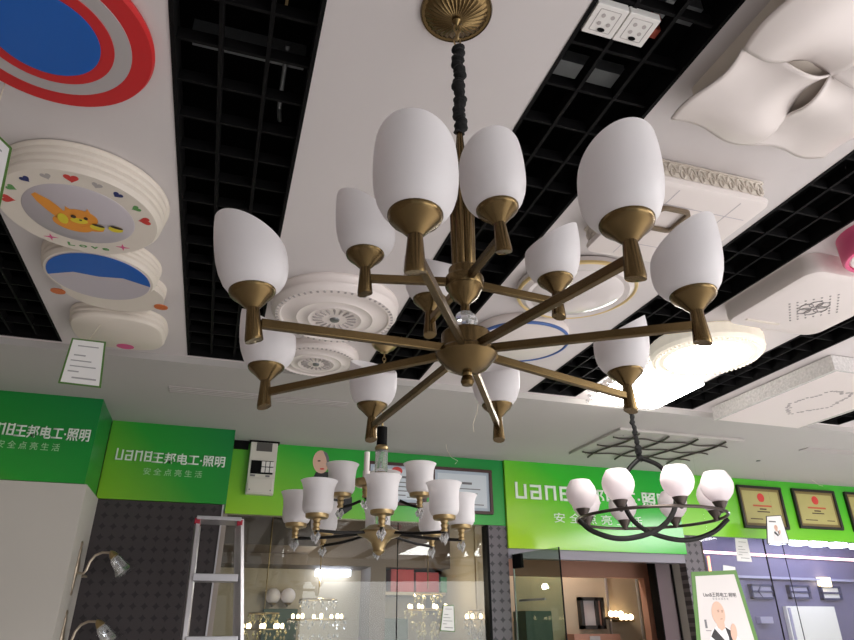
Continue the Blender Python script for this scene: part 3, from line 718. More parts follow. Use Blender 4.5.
# 11 lit lamps
RL = 1.04
t = clight('round_ceiling_light', 'glowing round ceiling light with scalloped beaded rim, switched on', 2.56, 2.79)
b = MB(); b.lathe([(RL*r, 1.12*z) for r, z in [(.29, 0), (.30, -.01), (.295, -.05), (.30, -.06), (.29, -.078), (.265, -.083), (.25, -.078), (.235, -.083), (.21, -.085)]], 120, shape=lambda a: 1+.008*cos(40*a)); b.build('body', m_lit2, t)
b = MB()
for k in range(64): b.ball((.283*cos(2*pi*k/64), .283*sin(2*pi*k/64), -.093), .0085, 5)
b.build('bead_trim', m_lit2, t)
b = MB(); b.lathe([(.238, -.09), (.225, -.10), (.16, -.11), (0, -.114)], 72); b.build('diffuser', m_lit, t)
t = clight('square_ceiling_light', 'glowing square ceiling light with crystal corner, switched on next to soffit', 2.60, 3.42)
b = MB(); b.prism(rrect(.25, .27, .03), -.045, 0); b.build('body', m_acry, t)
b = MB(); loft(b, [(rrect(.24, .265, .04), -.043), (rrect(.25, .275, .05), -.09), (rrect(.22, .25, .06), -.1)]); b.build('diffuser', m_lit, t)
b = MB()
for i in range(9):
    for k in range(3): b.octa((-.29+.008*(k % 2), -.26+i*.062+.02*k, -.018-.032*k), .015, .016)
b.build('crystal_trim', m_crys, t, smooth=0)
# 12 crystal sided rectangular lamp
t = clight('rectangular_ceiling_light', 'large rectangular white ceiling light with sparkling crystal side, near right edge', 3.80, 3.22)
b = MB(); b.box(-.37, .37, -.50, .54, -.1, 0); b.build('body', m_acry, t, bevel=.006)
b = MB(); b.box(-.40, -.37, -.50, .54, -.1, -.004); b.box(.37, .40, -.50, .54, -.1, -.004); b.box(-.4, .4, -.52, -.50, -.1, -.004)
b.build('crystal_side', mat('sparkling_crystal', rgb(214, 210, 208), .15, noise=.35, nscale=60, bump=.8), t)
b = MB()
for i in range(46):
    a = 2*pi*i/46; r = .15+.012*sin(5*a)+random.uniform(-.014, .014); b.octa((r*cos(a), .0+r*1.5*sin(a), -.101), .012+.006*random.random(), .004)
b.build('relief_wreath', m_rel, t, smooth=0)
# 13 lattice lamp on the soffit
t = clight('lattice_ceiling_light', 'flat white ceiling light with dark lattice on soffit above looped chandelier', 3.56, 4.72, HS)
b = MB(); b.box(-.60, .60, -.42, .42, -.022, 0); b.build('body', m_soff2, t, bevel=.004)
m_wood = mat('dark_lattice', rgb(70, 62, 58), .5)
b = MB()
for k in range(4):
    x = -.42+.28*k; pts = [(x+.03*sin(pi*i/12*2), -.40+.80*i/12, -.036) for i in range(13)]; b.tube(pts, .009, 6)
for k in range(3):
    y = -.25+.25*k; pts = [(-.56+1.12*i/48, y+.022*sin(i/48*6*pi), -.034) for i in range(49)]; b.tube(pts, .007, 6)
for x in (-.5, .5):
    for y in (-.3, .3): b.tube([(x, y, -.03), (x, y, -.032)], .006, 6)
b.build('lattice', m_wood, t)

# ------------------------------------------------------------------ socket panels in the grid
for i, lab in enumerate(('white twin socket panel in the black ceiling grid, left one of the pair', 'white twin socket panel in the black ceiling grid, right one of the pair')):
    t = thing('socket_panel', lab, 'socket', (.833+.098*i, 1.026, HC), 0, 'socket panels in the ceiling grid')
    b = MB(); b.prism(rrect(.0475, .047, .004), -.006, .02); b.build('plate', m_socket, t, bevel=.002)
    b = MB(); b.tube([(x, y, -.006) for x, y in rrect(.031, .034, .003, 3)], .0012, 4, True); b.build('inner_frame', m_rel, t)
    b = MB()
    for x in (-.014, .014):
        for y in (-.016, .008): b.lathe([(.006, -.005), (.006, -.0075), (0, -.0075)], 12, (x, y, 0))
    b.build('socket_hole', m_rel, t)
    flat(t, 'rocker', m_black, ell(.002, .026, .011, .006), -.0068)
o = MB().box(1.0, 1.03, 1.03, 1.06, 3.13, 3.2).build('wire_connector', mat('rust_red', rgb(150, 60, 40), .6)); tag(o, 'small rust red wire connector above the right socket panel', 'connector')

# ------------------------------------------------------------------ hanging price tags and advert cards
def card(name, label, corners, Y, lines, m_border, m_face, cat, group, string_to=None, border=.05, draw=None, cord_m=None):
    """flat trapezoid card facing -Y; corners in pixels tl,tr,br,bl"""
    P = [ay(x, y, Y) for x, y in corners]; o = (P[0]+P[1])/2
    t = thing(name, label, cat, o, 0, group)
    pts = [(p.x-o.x, p.z-o.z) for p in P]
    b = MB(); b.T = Matrix.Translation((0, 0, 0)) @ Matrix.Rotation(pi/2, 4, 'X'); b.prism(pts, -.002, .002); b.build('card', m_border, t, smooth=0)
    cx = sum(p[0] for p in pts)/4; cz = sum(p[1] for p in pts)/4
    s = 1-2*border; inner = [(cx+(x-cx)*s, cz+(z-cz)*(1-1.3*border)) for x, z in pts]
    b = MB(); b.T = Matrix.Rotation(pi/2, 4, 'X'); b.prism(inner, .002, .0028); b.build('printed_sheet', m_face, t, smooth=0)
    def at(u, v):
        a = Vector(inner[0]).lerp(Vector(inner[1]), u); c = Vector(inner[3]).lerp(Vector(inner[2]), u); return a.lerp(c, v)
    if lines:
        b = MB(); b.T = Matrix.Rotation(pi/2, 4, 'X')
        for u0, u1, v, h in lines:
            p, q, r, s2 = at(u0, v), at(u1, v), at(u1, v+h), at(u0, v+h); b.prism([tuple(p), tuple(q), tuple(r), tuple(s2)], .0028, .0034)
        b.build('printed_lines', m_inkl, t, smooth=0)
    if string_to is not None:
        b = MB(); b.tube([(0, 0, 0), (string_to[0]-o.x, string_to[1]-o.y, string_to[2]-o.z)], .0015, 5); b.build('string', cord_m or m_wire, t)
    return t, at
taglines = [(.2, .85, .12, .025), (.15, .5, .34, .03), (.1, .7, .47, .025), (.12, .85, .6, .025), (.1, .4, .72, .03), (.25, .9, .86, .035)]
card('price_tag', 'white green edged price tag hanging below the oval white ceiling light', [(72, 338), (106, 342), (101, 388), (58, 383)], 3.25, taglines, m_tagg, m_paper, 'price tag', 'hanging price tags', (-.70, 3.36, HC-.065))
card('price_tag', 'white green edged price tag at left picture edge, beside the squirrel light', [(-30, 108), (12, 148), (-2, 217), (-48, 205)], 1.75, taglines, m_tagg, m_paper, 'price tag', 'hanging price tags', (-.78, 1.75, HC))
card('price_tag', 'small white price tag stuck up inside left shop window', [(443, 605), (454, 605), (455, 632), (440, 631)], YB+.0365, taglines, m_tagg, m_paper, 'price tag', None)
card('price_tag', 'small white paper tag in front of the pink light strip in right window', [(735, 538), (747, 539), (752, 562), (737, 561)], YB+.0365, taglines, m_paper, m_paper, 'price tag', None)
o = card('price_tag', 'tiny white paper tag just above the big advert card', [(723, 565), (735, 567), (736, 573), (723, 571)], YB+.0365, None, m_paper, m_paper, 'price tag', None)
def man(t, at, Y0=.0036, scale=1.0, cu=.5, cv=.5, su=.3, sv=.3):
    """a printed bald man in a white shirt and black vest with hands raised together"""
    def P(pts):
        return [tuple(at(cu+x*su, cv+y*sv)) for x, y in pts]
    def put(name, m, pts, d):
        b = MB(); b.T = Matrix.Rotation(pi/2, 4, 'X')
        for i_, p in enumerate(pts if isinstance(pts[0][0], (tuple, list)) else [pts]): b.prism(P(p), Y0-.0006-.00005*i_, Y0+d*2+.0001*i_)
        return b.build(name, m, t, smooth=0)
    put('printed_shirt', m_shirt, [(-.75, 1.9), (-.8, .9), (-.55, .35), (-.2, .15), (.2, .15), (.6, .4), (.95, .8), (1.0, 1.9)], 0)
    put('printed_vest', m_robe, [[(-.62, .55), (-.38, .25), (.1, .75), (.28, .98), (.12, 1.15), (-.3, .8)], [(.2, .2), (.55, .4), (.5, .85), (.28, .98), (.3, .6)]], .0004)
    put('printed_head', m_skin, [[(x, y) for x, y in ell(-.03, -.33, .38, .46, 20)], [(-.2, 0), (.2, 0), (.22, .25), (0, .35), (-.2, .22)]], .0006)
    put('printed_features', m_brownp, [ell(-.02, -.38, .05, .014, 8), ell(.2, -.37, .05, .014, 8), ell(.09, -.1, .08, .009, 8), ell(-.02, -.44, .08, .009, 8), ell(.22, -.43, .07, .009, 8)], .0009)
    put('printed_hands', m_skin, [ell(.62, .42, .17, .34, 14, rot=.25)], .0008)
t, at = card('advert_card', 'large green edged advert card showing a bald man with joined hands, lower right', [(691, 572), (736, 570), (767, 668), (699, 671)], 4.6, None, m_tagg, m_paper_shaded, 'advert card', None, None, .07)
man(t, at, .0036, 1, .42, .53, .36, .29)
p = at(.14, .2); q = at(.9, .2)
text('printed_lettering', 'UanB王邦电工·照明', (q-p).length, m_inkd, t, (p.x, -.0029, p.y-.028), .034, bold=.01, ext=.0006)
p = at(.34, .25); q = at(.7, .25); text('printed_lettering', '安 全 点 亮 生 活', (q-p).length, m_ink, t, (p.x, -.0029, p.y-.02), .016, ext=.0006)
b = MB(); p = at(.1, .5); b.box(p.x, p.x+.02, -.0034, -.0028, p.y-.06, p.y); b.box(p.x, p.x+.05, -.0034, -.0028, p.y-.08, p.y-.075); b.build('printed_seal', m_ink, t)
P0 = ay(713, 571, 4.6)
b = MB(); b.tube([(0, 0, 0), (0, .0, HS-P0.z)], .0012, 5); b.build('string', m_glass, t)
t, at = card('advert_card', 'small white advert card of a bald man hanging before the leftmost gold certificate', [(766, 516), (781, 515), (790, 544), (767, 544)], 5.3, None, m_inkd, m_paper, 'advert card', None, None, .04)
man(t, at, .0036, 1, .5, .5, .26, .22)
p = at(.1, .16); b = MB(); b.box(p.x, p.x+.085, -.0034, -.0028, p.y-.012, p.y); b.build('printed_lines', m_ink, t)
P0 = ay(773, 516, 5.3); b = MB(); b.tube([(0, 0, 0), (0, 0, HS-P0.z)], .001, 5); b.build('string', m_glass, t)
P1 = ay(782, 544, 5.3)-ay(773.5, 515.5, 5.3)
b = MB(); b.tube([(P1.x, 0, P1.z), (P1.x+.01, 0, P1.z-.9)], .004, 5); b.build('cord', m_black, t)

# ------------------------------------------------------------------ framed certificates, poster, meter box
def cert(label, px, Y, m_fr, m_in, m_bd, gold, group):
    P = [ay(x, y, Y) for x, y in px]
    x0 = (P[0].x+P[3].x)/2; x1 = (P[1].x+P[2].x)/2; z1 = (P[0].z+P[1].z)/2; z0 = (P[2].z+P[3].z)/2
    hx, hz = (x1-x0)/2, (z1-z0)/2
    t = thing('framed_certificate', label, 'certificate', ((x0+x1)/2, YB, (z0+z1)/2), 0, group)
    f = .026; b = MB()
    b.box(-hx, hx, -.03, -.0005, hz-f, hz); b.box(-hx, hx, -.03, -.0005, -hz, -hz+f); b.box(-hx, -hx+f, -.03, -.0005, -hz+f, hz-f); b.box(hx-f, hx, -.03, -.0005, -hz+f, hz-f)
    b.build('frame', m_fr, t, smooth=0, bevel=.003)
    b = MB(); b.box(-hx+f, hx-f, -.014, -.001, -hz+f, hz-f); b.build('border_print', m_bd, t, smooth=0)
    g = f+.028; b = MB(); b.box(-hx+g, hx-g, -.016, -.012, -hz+g, hz-g); b.build('paper_sheet', m_in, t, smooth=0)
    b = MB(); b.T = Matrix.Rotation(pi/2, 4, 'X')
    if gold:
        b.prism(ell(0, hz*.45, .045, .045), .016, .0175); b.prism(ell(0, hz*.30, .03, .012), .016, .0178)
        b.build('red_emblem', m_redd, t, smooth=0)
        b = MB(); b.box(-hx*.42, hx*.42, -.0175, -.016, hz*.02, hz*.1); b.build('red_heading', mat('red_heading', rgb(190, 90, 60), .5) if 'red_heading' not in bpy.data.materials else bpy.data.materials['red_heading'], t, smooth=0)
        b = MB(); b.box(-hx*.15, hx*.15, -.0175, -.016, -hz*.12, -hz*.06); b.box(-hx*.28, hx*.28, -.0175, -.016, -hz*.24, -hz*.19); b.box(-hx*.65, -hx*.1, -.0175, -.016, -hz*.58, -hz*.54); b.box(hx*.35, hx*.7, -.0175, -.016, -hz*.58, -hz*.54)
        b.build('printed_lines', m_brownp, t, smooth=0)
    else:
        b.prism(ell(-.05*0, hz*.62, .05, .035), .016, .0175) if gold is None else None
        if gold is None: b.build('red_emblem', m_redd, t, smooth=0)
        b = MB(); b.box(-hx*.22, hx*.32, -.0175, -.016, hz*.28, hz*.38)
        for k in range(4): b.box(-hx*.62, hx*(.6-.1*k), -.0175, -.016, hz*(.1-.2*k)-.008, hz*(.1-.2*k))
        b.box(hx*.35, hx*.7, -.0175, -.016, -hz*.62, -hz*.58); b.build('printed_lines', m_ink, t, smooth=0)
    return t
m_paperb = mat('pale_certificate', rgb(206, 214, 222), .35); m_bdb = mat('pale_border', rgb(176, 190, 204), .4)
cert('white certificate in dark red frame, right one behind the bell shade chandelier', [(432, 466), (492, 471.5), (491, 517), (431, 510)], YB, m_frame, m_paperb, m_bdb, False, 'white certificates')
cert('white certificate with red emblem in dark frame, left one mostly behind bell shades', [(367, 461), (426, 465.5), (425, 509), (366, 502)], YB, m_frame, m_paperb, m_bdb, None, 'white certificates')
cert('gold certificate in black frame, leftmost of three, behind small advert card', [(735.5, 485), (779, 488), (788, 531), (743, 527)], YB, m_frameb, m_cert, m_certin, True, 'gold certificates')
cert('gold certificate in black frame, second of three on the right green banner', [(790, 489), (832, 491), (842, 531), (799, 528)], YB, m_frameb, m_cert, m_certin, True, 'gold certificates')
cert('gold certificate in black frame cut off by the right picture edge', [(842, 492), (884, 495), (898, 535), (853, 531)], YB, m_frameb, m_cert, m_certin, True, 'gold certificates')
# printed man on the green banner behind the bell shades
o0 = ay(330, 470, YB)
t = thing('printed_poster', 'poster of a bald man in black on green banner behind bell shades', 'poster', (o0.x, YB, o0.z))
def pp(name, m, px, d):
    b = MB(); b.T = Matrix.Rotation(pi/2, 4, 'X'); b.prism([((ay(x, y, YB)-o0).x, (ay(x, y, YB)-o0).z) for x, y in px], .0005, d); return b.build(name, m, t, smooth=0)
pp('printed_head', m_skin, ell(321, 462, 8.2, 11.5, 24), .004)
pp('printed_features', m_brownp, ell(319, 461, 1.6, .8, 8)+[], .005); pp('printed_features', m_redd, ell(322, 469, 2.4, .9, 8), .005)
pp('printed_hair', m_ink, [(323, 451), (327, 453), (329, 458), (329.5, 466), (327.5, 467), (326, 458)], .0045)
pp('printed_robe', m_robe, [(312, 480), (316, 472), (328, 472), (346, 486), (352, 498), (352, 509), (345, 514), (318, 514), (309, 500)], .003)
# meter box
c = [ay(x, y, YB) for x, y in ((249, 437.5), (278, 440), (275, 496.5), (245.5, 494))]
x0, x1, z0, z1 = c[0].x+.02, c[1].x, c[2].z, HS-.002
hx = (x1-x0)/2; hz = (z1-z0)/2
t = thing('meter_box', 'pale grey electric meter box on the green banner, left of the bell shades', 'meter box', ((x0+x1)/2, YB, (z0+z1)/2))
m_mbox = mat('meter_plastic', rgb(206, 200, 190), .5, noise=.02)
MB().box(-hx, hx, -.07, -.0005, -hz, hz).build('housing', m_mbox, t, bevel=.006)
MB().box(-hx-.012, hx+.012, -.075, -.0005, hz-.014, hz).build('top_rail', m_black, t)
MB().box(-hx*.55, hx*.6, -.075, -.068, hz*.6, hz*.93).build('display_window', mat('dark_window', rgb(90, 86, 84), .2), t, bevel=.003)
MB().box(-hx*.82, hx*.8, -.074, -.068, -hz*.26, hz*.24).build('breaker_bay', m_black, t)
b = MB()
for r in range(2):
    for k in range(3): b.box(-hx*.05+.042*k*hx/.135, -hx*.05+(.042*k+.034)*hx/.135, -.09, -.07, -hz*.2+r*hz*.22, -hz*.02+r*hz*.22)
b.build('breaker_switch', m_socket, t, smooth=0)
b = MB(); b.box(-hx*.8, -hx*.45, -.078, -.07, -hz*.36, -hz*.3); b.box(hx*.3, hx*.6, -.078, -.07, -hz*.36, -hz*.3); b.build('printed_plate', m_ink, t, smooth=0)
MB().box(-hx*.9, hx*.9, -.078, -.068, -hz*.96, -hz*.42).build('lower_cover', m_mbox, t, bevel=.004)
b = MB()
for s in (-.75, .75): b.ball((hx*s, -.078, -hz*.85), .006, 5)
b.build('screw', m_grey, t)

# ------------------------------------------------------------------ step ladder
t = thing('step_ladder', 'aluminium folding step ladder with red end caps before the dark pegboard', 'ladder', (0.02, 4.75, 0))
TZ = 2.29; lean = .42
def lp(s, z, back=0):
    u = 1-z/TZ; hw = .137+.085*u
    return Vector((s*hw-.012+.16*u, (.16+lean*u*.9 if back else -lean*u-.0), z))
for s in (-1, 1):
    b = MB(); a, c = lp(s, 0), lp(s, TZ); b.bar(a, c, .028, .062); b.build('rail', m_alu, t, bevel=.003)
    b = MB(); a, c = lp(s*1.0, 0, 1), lp(s*.95, TZ-.03, 1); b.bar(a, c, .024, .04); b.build('rear_leg', m_alu, t, bevel=.003)
    b = MB(); p = lp(s, TZ-.01); b.box(p.x-.018, p.x+.018, -.04, .18, p.z-.03, p.z+.008); b.build('end_cap', m_redpl, t, bevel=.004)
    b = MB(); p = lp(s, 0); b.box(p.x-.022, p.x+.022, p.y-.04, p.y+.04, 0, .05); q = lp(s, 0, 1); b.box(q.x-.02, q.x+.02, q.y-.03, q.y+.03, 0, .05); b.build('rubber_foot', m_redpl, t)
    b = MB(); p = lp(s, 1.5); q = lp(s, 1.2, 1); b.tube([p, q], .006, 6); b.build('brace', m_redpl if s < 0 else m_alu, t)
b = MB(); b.box(-.155, .133, -.05, .19, TZ-.012, TZ+.012); b.build('top_plate', m_alu, t, bevel=.003)
z = 1.915
while z > .2:
    p, q = lp(-1, z), lp(1, z); b = MB(); b.box(p.x+.012, q.x-.012, p.y-.045, p.y+.115, z-.022, z+.022); b.build('step', m_alu, t, bevel=.003); z -= .36

# ------------------------------------------------------------------ wall sconces on the side of the white wall
m_scon = mat('champagne_metal', rgb(178, 164, 146), .3, .85)
def sconce(label, py, zc):
    X = -.85; base = Vector((X, 5.02, zc))
    t = thing('wall_sconce', label, 'wall lamp', base)
    b = MB(); pr = [(.0, -.17), (.012, -.165), (.02, -.15), (.012, -.135), (.022, -.11), (.016, -.08), (.03, -.03), (.034, 0), (.03, .03), (.016, .08), (.022, .11), (.012, .135), (.02, .15), (.012, .165), (0, .17)]
    b.lathe(pr, 20, (.004, 0, 0), .5, 1); b.build('backplate', m_scon, t)
    pts = [(.015, 0, -.03), (.05, 0, -.035), (.065, 0, -.01), (.075, 0, .04), (.10, 0, .08), (.14, 0, .10), (.18, 0, .10), (.205, 0, .085)]
    b = MB(); b.tube(pts, .0085, 8); b.lathe([(0, .0), (.02, .002), (.016, .014), (0, .02)], 16, (.06, 0, -.06)); b.build('curved_arm', m_scon, t)
    b = MB(); b.T = Matrix.Translation((.205, 0, .09)) @ Matrix.Rotation(radians(-40), 4, 'Y')
    b.lathe([(0, .03), (.008, .025), (.02, .01), (.03, -.02), (.026, -.024), (0, -.02)], 20); hd = b.build('lamp_holder', m_brass_l, t)
    b = MB(); b.T = Matrix.Translation((.205, 0, .09)) @ Matrix.Rotation(radians(-40), 4, 'Y')
    o = [(.028, -.02), (.04, -.04), (.045, -.08), (.052, -.11), (.075, -.14), (.095, -.15)]
    b.lathe(o+[(r-.003, z-.001) for r, z in o[::-1]], 32, shape=lambda a: 1+.03*cos(8*a)); b.build('glass_shade', m_crys, t)
p = ay(80, 568, 5.02)
sconce('brass wall sconce with curved arm and flared glass shade, upper one beside pegboard', 568, p.z)
sconce('brass wall sconce at bottom left edge below the upper sconce', 640, p.z-.42)

# ------------------------------------------------------------------ wires hanging from the soffit
def wire(label, px, Y):
    P = [ay(x, y, Y) for x, y in px]; P[0].z = HS
    o = P[0]; b = MB(); b.tube([p-o for p in P], .0022, 5); q = b.build('hanging_wire', m_wire, loc=o); tag(q, label, 'wire', 'loose wires from the soffit')
wire('pale loose wire hanging from the soffit just left of central chandelier foot', [(477, 385), (479, 398), (477, 412), (473, 424), (474, 432)], 4.1)
wire('pale curled wire hanging before the green banner above the white certificate', [(446, 440), (447, 450), (451, 457), (458, 461), (455, 464)], 5.2)
wire('short pale wire stub above the middle gold certificate', [(812, 480), (815, 482), (819, 485), (823, 486)], 5.45)
# small hole plates on the soffit
o = MB().lathe([(.02, 0), (.02, -.006), (0, -.008)], 16).build('anchor_plate', m_grey, loc=(4.85, 4.9, HS)); tag(o, 'tiny round grey anchor plate on the soffit above the gold certificates', 'anchor')

# ------------------------------------------------------------------ open glass door
hp = ay(515, 556, YB+.02)
t = thing('glass_door', 'greenish glass door standing open under the large green sign', 'door', (2.56, YB-.02, 0))
fe = az(558.5, 547, 2.22)
d = Vector((fe.x-2.56, fe.y-YB+.02, 0)); Ld = d.length; d.normalize(); nrm = Vector((-d.y, d.x, 0))
def dq(b, u0, u1, z0, z1, th):
    for p in (0,):
        vs = []
        for z in (z0, z1):
            for u, s in ((u0, -1), (u1, -1), (u1, 1), (u0, 1)): q = d*u+nrm*s*th/2; vs.append((q.x, q.y, z))
        b.add(vs, [(3, 2, 1, 0), (4, 5, 6, 7), (0, 1, 5, 4), (1, 2, 6, 5), (2, 3, 7, 6), (3, 0, 4, 7)])
    return b
dq(MB(), .0, Ld, .02, 2.22, .010).build('glass_pane', m_gdoor, t, smooth=0)
dq(MB(), .0, .12, 2.10, 2.215, .03).build('top_clamp', m_black, t, smooth=0)
dq(MB(), -.012, .0, .02, 2.22, .012).build('edge_strip', m_alu, t, smooth=0)
dq(MB(), Ld, Ld+.006, .02, 2.22, .012).build('edge_strip', m_black, t, smooth=0)
b = dq(MB(), .06, .40, 1.83, 1.845, .02); b.build('handle_bar', m_grey, t, smooth=0)

# ------------------------------------------------------------------ contents of the rooms behind the glass
def crystal_lamp(name, label, x, y, z, R, tiers, m, group, bulbs=True):
    t = thing(name, label, 'chandelier', (x, y, z), 0, group)
    b = MB(); b.tube([(0, 0, R*.9), (0, 0, 2.72-z)], .006, 6); b.lathe([(.05, 2.72-z), (.04, 2.70-z), (0, 2.69-z)], 16); b.build('stem', m_brass_l, t)
    for k in range(tiers):
        b = MB(); rr = R*(1-.28*k if k else .62); zz = (R*.62, 0, -R*.42, -R*.75)[k]
        if k: rr = R*(1, .98, .72, .45)[k]
        n = max(8, int(rr/.022))
        for i in range(n):
            a = 2*pi*i/n
            b.octa((rr*cos(a), rr*sin(a), zz), .014, .02); b.octa((rr*.97*cos(a+.1), rr*.97*sin(a+.1), zz-.045), .011, .02)
            b.octa((rr*.72*cos(a+.2), rr*.72*sin(a+.2), zz-.02), .011, .02)
        b.build('crystal_tier', m, t, smooth=0)
        if k < 2: MB().tube([(rr*cos(2*pi*i/32), rr*sin(2*pi*i/32), zz+.02) for i in range(32)], .006, 6, True).build('ring', m_brass_l, t)
    if bulbs:
        b = MB(); n = 8
        for i in range(n): a = 2*pi*i/n; b.ball((R*.82*cos(a), R*.82*sin(a), .045), .016, 5, 1.5)
        b.build('candle_bulb', m_warm, t)
    return t
def P(px, py, y): return ay(px, py, y)
p = P(317, 622, 6.5); crystal_lamp('crystal_chandelier', 'round tiered crystal chandelier behind left shop window, nearest its middle', p.x, 6.5, p.z, .27, 4, m_crysb, 'crystal chandeliers in the showroom')
p = P(262, 632, 6.2); crystal_lamp('crystal_chandelier', 'amber crystal chandelier behind left shop window, right of the ladder', p.x, 6.2, p.z, .2, 4, m_amberc, 'crystal chandeliers in the showroom')
p = P(428, 612, 6.3); crystal_lamp('crystal_chandelier', 'warm glowing crystal chandelier behind left shop window, left of white price tag', p.x, 6.3, p.z, .22, 4, m_amberc, 'crystal chandeliers in the showroom')
p = P(477, 622, 6.1); crystal_lamp('crystal_chandelier', 'slim crystal chandelier at right end of left shop window', p.x, 6.1, p.z, .12, 4, m_crysb, 'crystal chandeliers in the showroom')
# two scroll wall lamps
for px, lab in ((273, 'pale scalloped globe lamp inside left window, left of the pair'), (288, 'pale scalloped globe lamp inside left window, right of the pair')):
    p = P(px, 596, 7.3); t = thing('globe_lamp', lab, 'wall lamp', (p.x, 7.4, p.z)); b = MB(); b.ball((0, -.12, 0), .075, 10); b.build('globe', m_tulip, t); b = MB(); b.tube([(0, -.002, -.05), (0, -.08, -.09), (0, -.12, -.07)], .012, 8); b.lathe([(0, -.09), (.03, -.085), (.04, -.06), (0, -.06)], 12, (0, -.12, 0)); b.build('bracket', m_brass_l, t)
# white lit shelf edge and boxes put in for a coloured reflection
t = thing('display_shelf', 'wall shelf with carton boxes for a reflection, seen through the right part of the left window', 'shelf', (2.0, 7.35, 0))
p0, p1 = P(372, 592, 7.1), P(478, 592, 7.1)
MB().box(p0.x-2.0, min(p1.x, 2.40)-2.0, -.35, .04, p0.z-.03, p0.z).build('board', m_beige, t)
b = MB()
for x in (p0.x-1.9, .3): b.box(x, x+.02, -.3, .04, p0.z-.2, p0.z-.03)
b.build('bracket', m_grey, t)
def standin(px0, px1, py0, m, lab, dy=0):
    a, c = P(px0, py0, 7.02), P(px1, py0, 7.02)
    o = MB().box(a.x, c.x, 7.02+dy, 7.22+dy, p0.z, a.z).build('standin', m, bevel=.004); tag(o, lab, 'standin', 'reflection standins on the showroom shelf'); return o
standin(372, 386, 578, m_box3, 'small blue carton on the showroom shelf, leftmost of the row')
standin(391, 414, 569, m_box1, 'tall red carton for a reflection on the showroom shelf, right of the blue one')
standin(416, 439, 572, m_box1, 'red carton for a reflection on the showroom shelf beside the green one')
standin(441, 464, 577, m_box2, 'green carton for a reflection on the showroom shelf, rightmost of the row')
p = P(300, 612, 7.37); o = MB().box(P(263, 610, 7.37).x, P(297, 610, 7.37).x, 7.3, 7.38, 0, P(280, 609, 7.37).z).build('dark_cabinet', m_dgreen, bevel=.005)
tag(o, 'dark cabinet against showroom wall below the globe lamps', 'cabinet')
p = P(372, 612, 7.2); o = MB().box(1.74, P(403, 612, 7.2).x, 7.0, 7.28, 0, p0.z-.25).build('dark_cabinet', m_dgreen, bevel=.005)
tag(o, 'dark green cabinet against showroom wall under the shelf', 'cabinet')
MBt = thing('ceiling_panel_light', 'bright panel light in the showroom, above the middle crystal chandelier', 'ceiling light', (P(333, 575, 7.3).x, 7.3, P(333, 573, 7.3).z))
MB().box(-.18, .18, -.05, .07, -.03, .03).build('diffuser', m_ledw, MBt); MB().box(-.2, .2, -.04, .098, .03, .05).build('housing', m_alu, MBt)
# middle room: framed wall light, lamps
a, c = P(580, 597, 6.82), P(607, 629, 6.82)
t = thing('framed_wall_panel', 'dark framed wall panel with pale centre hanging in the middle room', 'wall panel', ((a.x+c.x)/2, 6.9, (a.z+c.z)/2)); hx, hz = (c.x-a.x)/2, (a.z-c.z)/2
b = MB(); f = .035
b.box(-hx, hx, -.08, 0, hz-f, hz); b.box(-hx, hx, -.08, 0, -hz, -hz+f); b.box(-hx, -hx+f, -.08, 0, -hz, hz); b.box(hx-f, hx, -.08, 0, -hz, hz); b.box(hx*.25, hx*.25+f, -.08, 0, -hz, hz); b.build('frame', m_frameb, t)
MB().box(-hx+f, hx*.25, -.05, -.01, -hz+f, hz-f).build('pale_panel', m_silver, t); MB().box(hx*.25+f, hx-f, -.05, -.01, -hz+f, hz-f).build('dark_panel', m_brown, t)
a = P(590, 634, 6.72); t = thing('wall_shelf', 'brown shelf under the framed wall panel in the middle room', 'shelf', (a.x, 6.9, a.z)); MB().box(-.2, .35, -.2, 0, -.4, 0).build('body', m_brown, t); MB().box(-.02, .1, -.21, -.19, -.3, -.02).build('pale_front', m_silver, t)
for k, (px, py) in enumerate(((616, 614), (626, 617))):
    a = P(px, py, 6.78); t = thing('wall_lamp', ('glowing wall lamp in the middle room, nearest the framed panel', 'glowing wall lamp in the middle room, farther from the framed panel')[k], 'wall lamp', (a.x, 6.9, a.z))
    b = MB()
    for i in range(3): b.ball((-.06+.06*i, -.12, 0), .032, 6)
    b.build('glowing_globe', m_warm, t); MB().box(-.1, .1, -.13, -.0, -.05, -.03).build('bracket', m_brass_l, t)
a = P(535, 611, 6.6); o = MB().box(P(521, 611, 6.6).x, P(547, 611, 6.6).x, 6.5, 6.8, 0, a.z).build('dark_cabinet', m_dgreen, bevel=.005); tag(o, 'dark green cabinet in the middle room behind the open glass door', 'cabinet')
# right room: light strip, white lamps, window frames
def led(name, label, px0, px1, py0, py1, Y, m, r):
    a, c = P(px0, py0, Y), P(px1, py1, Y); b = MB(); b.tube([(0, 0, 0), c-a], r, 8); o = b.build('glowing_tube', m)
    t = thing(name, label, 'light strip', a); o.parent = t; MB().bar((0, .02, 0), (c-a)+Vector((0, .02, 0)), .03, .03).build('channel', m_alu, t); return t
led('light_strip', 'long pink white light strip across the top of right shop window', 697, 872, 551.5, 561, 7.555, m_led, .017)
led('light_strip', 'short upright orange glowing light tube behind the big advert card', 708, 711, 556, 576, 7.555, m_ledo, .018)
for k in range(5):
    a = P(778+20*k, 541.5+1.2*k, 7.2); t = thing('oval_lamp', 'glowing oval lamp inside right window, %s from the left' % ('first', 'second', 'third', 'fourth', 'fifth')[k], 'ceiling light', (a.x, 7.2, a.z), 0, 'glowing oval lamps in right window')
    b = MB(); b.lathe([(.12, 0), (.14, -.03), (.12, -.06), (0, -.075)], 28, (0, 0, .03), 1, .8); b.build('diffuser', m_ledw, t); b = MB(); b.tube([(0, 0, .03), (0, 0, 2.745-a.z)], .01, 6); b.build('stem', m_alu, t)
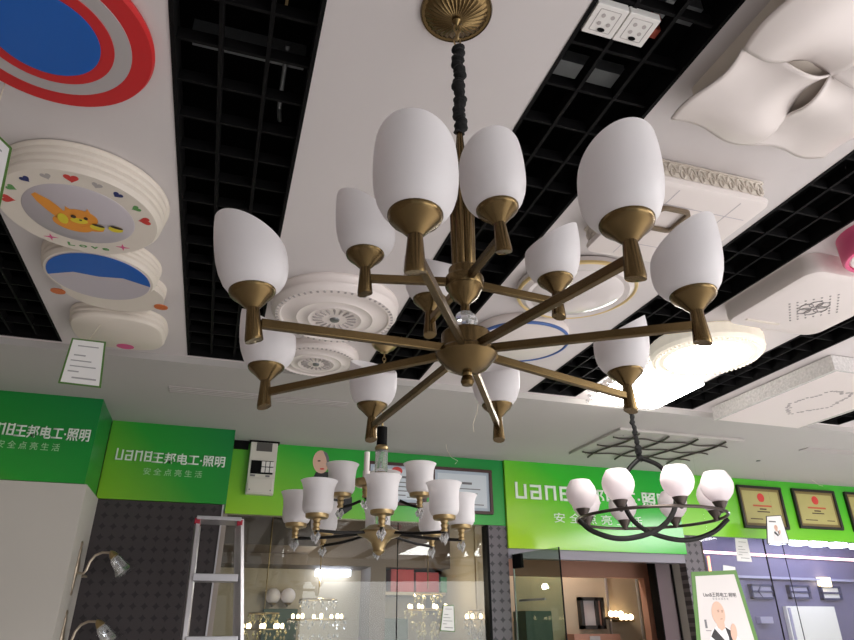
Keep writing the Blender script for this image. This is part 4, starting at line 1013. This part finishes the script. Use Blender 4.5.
def wframe(label, px0, py0, px1, py1, Y, diamond=False, pale=None, name='wall_window'):
    a, c = P(px0, py0, Y), P(px1, py1, Y); hx, hz = (c.x-a.x)/2, (a.z-c.z)/2
    t = thing(name, label, 'window frame', ((a.x+c.x)/2, 7.6, (a.z+c.z)/2)); f = .022; b = MB()
    b.box(-hx, hx, -.06, 0, hz-f, hz); b.box(-hx, hx, -.06, 0, -hz, -hz+f); b.box(-hx, -hx+f, -.06, 0, -hz, hz); b.box(hx-f, hx, -.06, 0, -hz, hz); b.box(-hx, hx, -.06, 0, -f/2, f/2); b.build('frame', m_navyw, t)
    MB().box(-hx+f, hx-f, -.03, -.01, -hz+f, hz-f).build('pane', pale or m_silver, t)
    if diamond:
        b = MB(); b.tube([(-.09, -.065, 0), (0, -.065, .12), (.09, -.065, 0), (0, -.065, -.12)], .014, 4, True); b.build('diamond_lattice', m_navyw, t)
m_lil = mat('lilac_pane', rgb(168, 166, 196), .3)
wframe('small pale window frame with a diamond lattice inside right shop window', 750, 584, 776, 599, 7.55, True, m_lil)
wframe('small lilac window frame right of the diamond one', 788, 585, 812, 599, 7.55, False, m_lil)
wframe('brighter small window frame inside right window with warm lamp above', 820, 586, 843, 600, 7.55, False, m_paper)
t = thing('wall_lamp', 'warm square wall lamp above the brightest small window frame', 'wall lamp', (P(827, 582, 7.5).x, 7.6, P(827, 582, 7.5).z)); MB().box(-.07, .07, -.1, -.01, -.06, .06).build('diffuser', m_warm, t); MB().box(-.08, .08, -.012, 0, -.07, .07).build('backplate', m_alu, t)
a, c = P(788, 606, 7.5), P(850, 660, 7.5)
t = thing('white_board', 'large pale lilac board inside right window behind the hanging cord', 'board', (a.x, 7.598, 0)); MB().box(0, c.x-a.x, -.06, -.002, 1.0, a.z).build('panel', m_paper, t); MB().box(.02, .06, -.07, -.06, 1.0, a.z-.02).build('edge_band', m_lil, t)
a = P(762, 620, 7.5); o = MB().box(a.x, a.x+.2, 7.52, 7.6, a.z-.04, a.z+.04).build('wall_plaque', m_lil, bevel=.003); tag(o, 'small lilac wall plaque below the diamond window frame', 'plaque')
a = P(742, 576, 7.45); b = MB(); b.bar((a.x, 7.56, a.z), (P(860, 584, 7.45).x, 7.56, a.z-.02), .08, .03); o = b.build('wall_rail', m_lil); tag(o, 'thin lilac rail along the wall above the small window frames', 'rail')
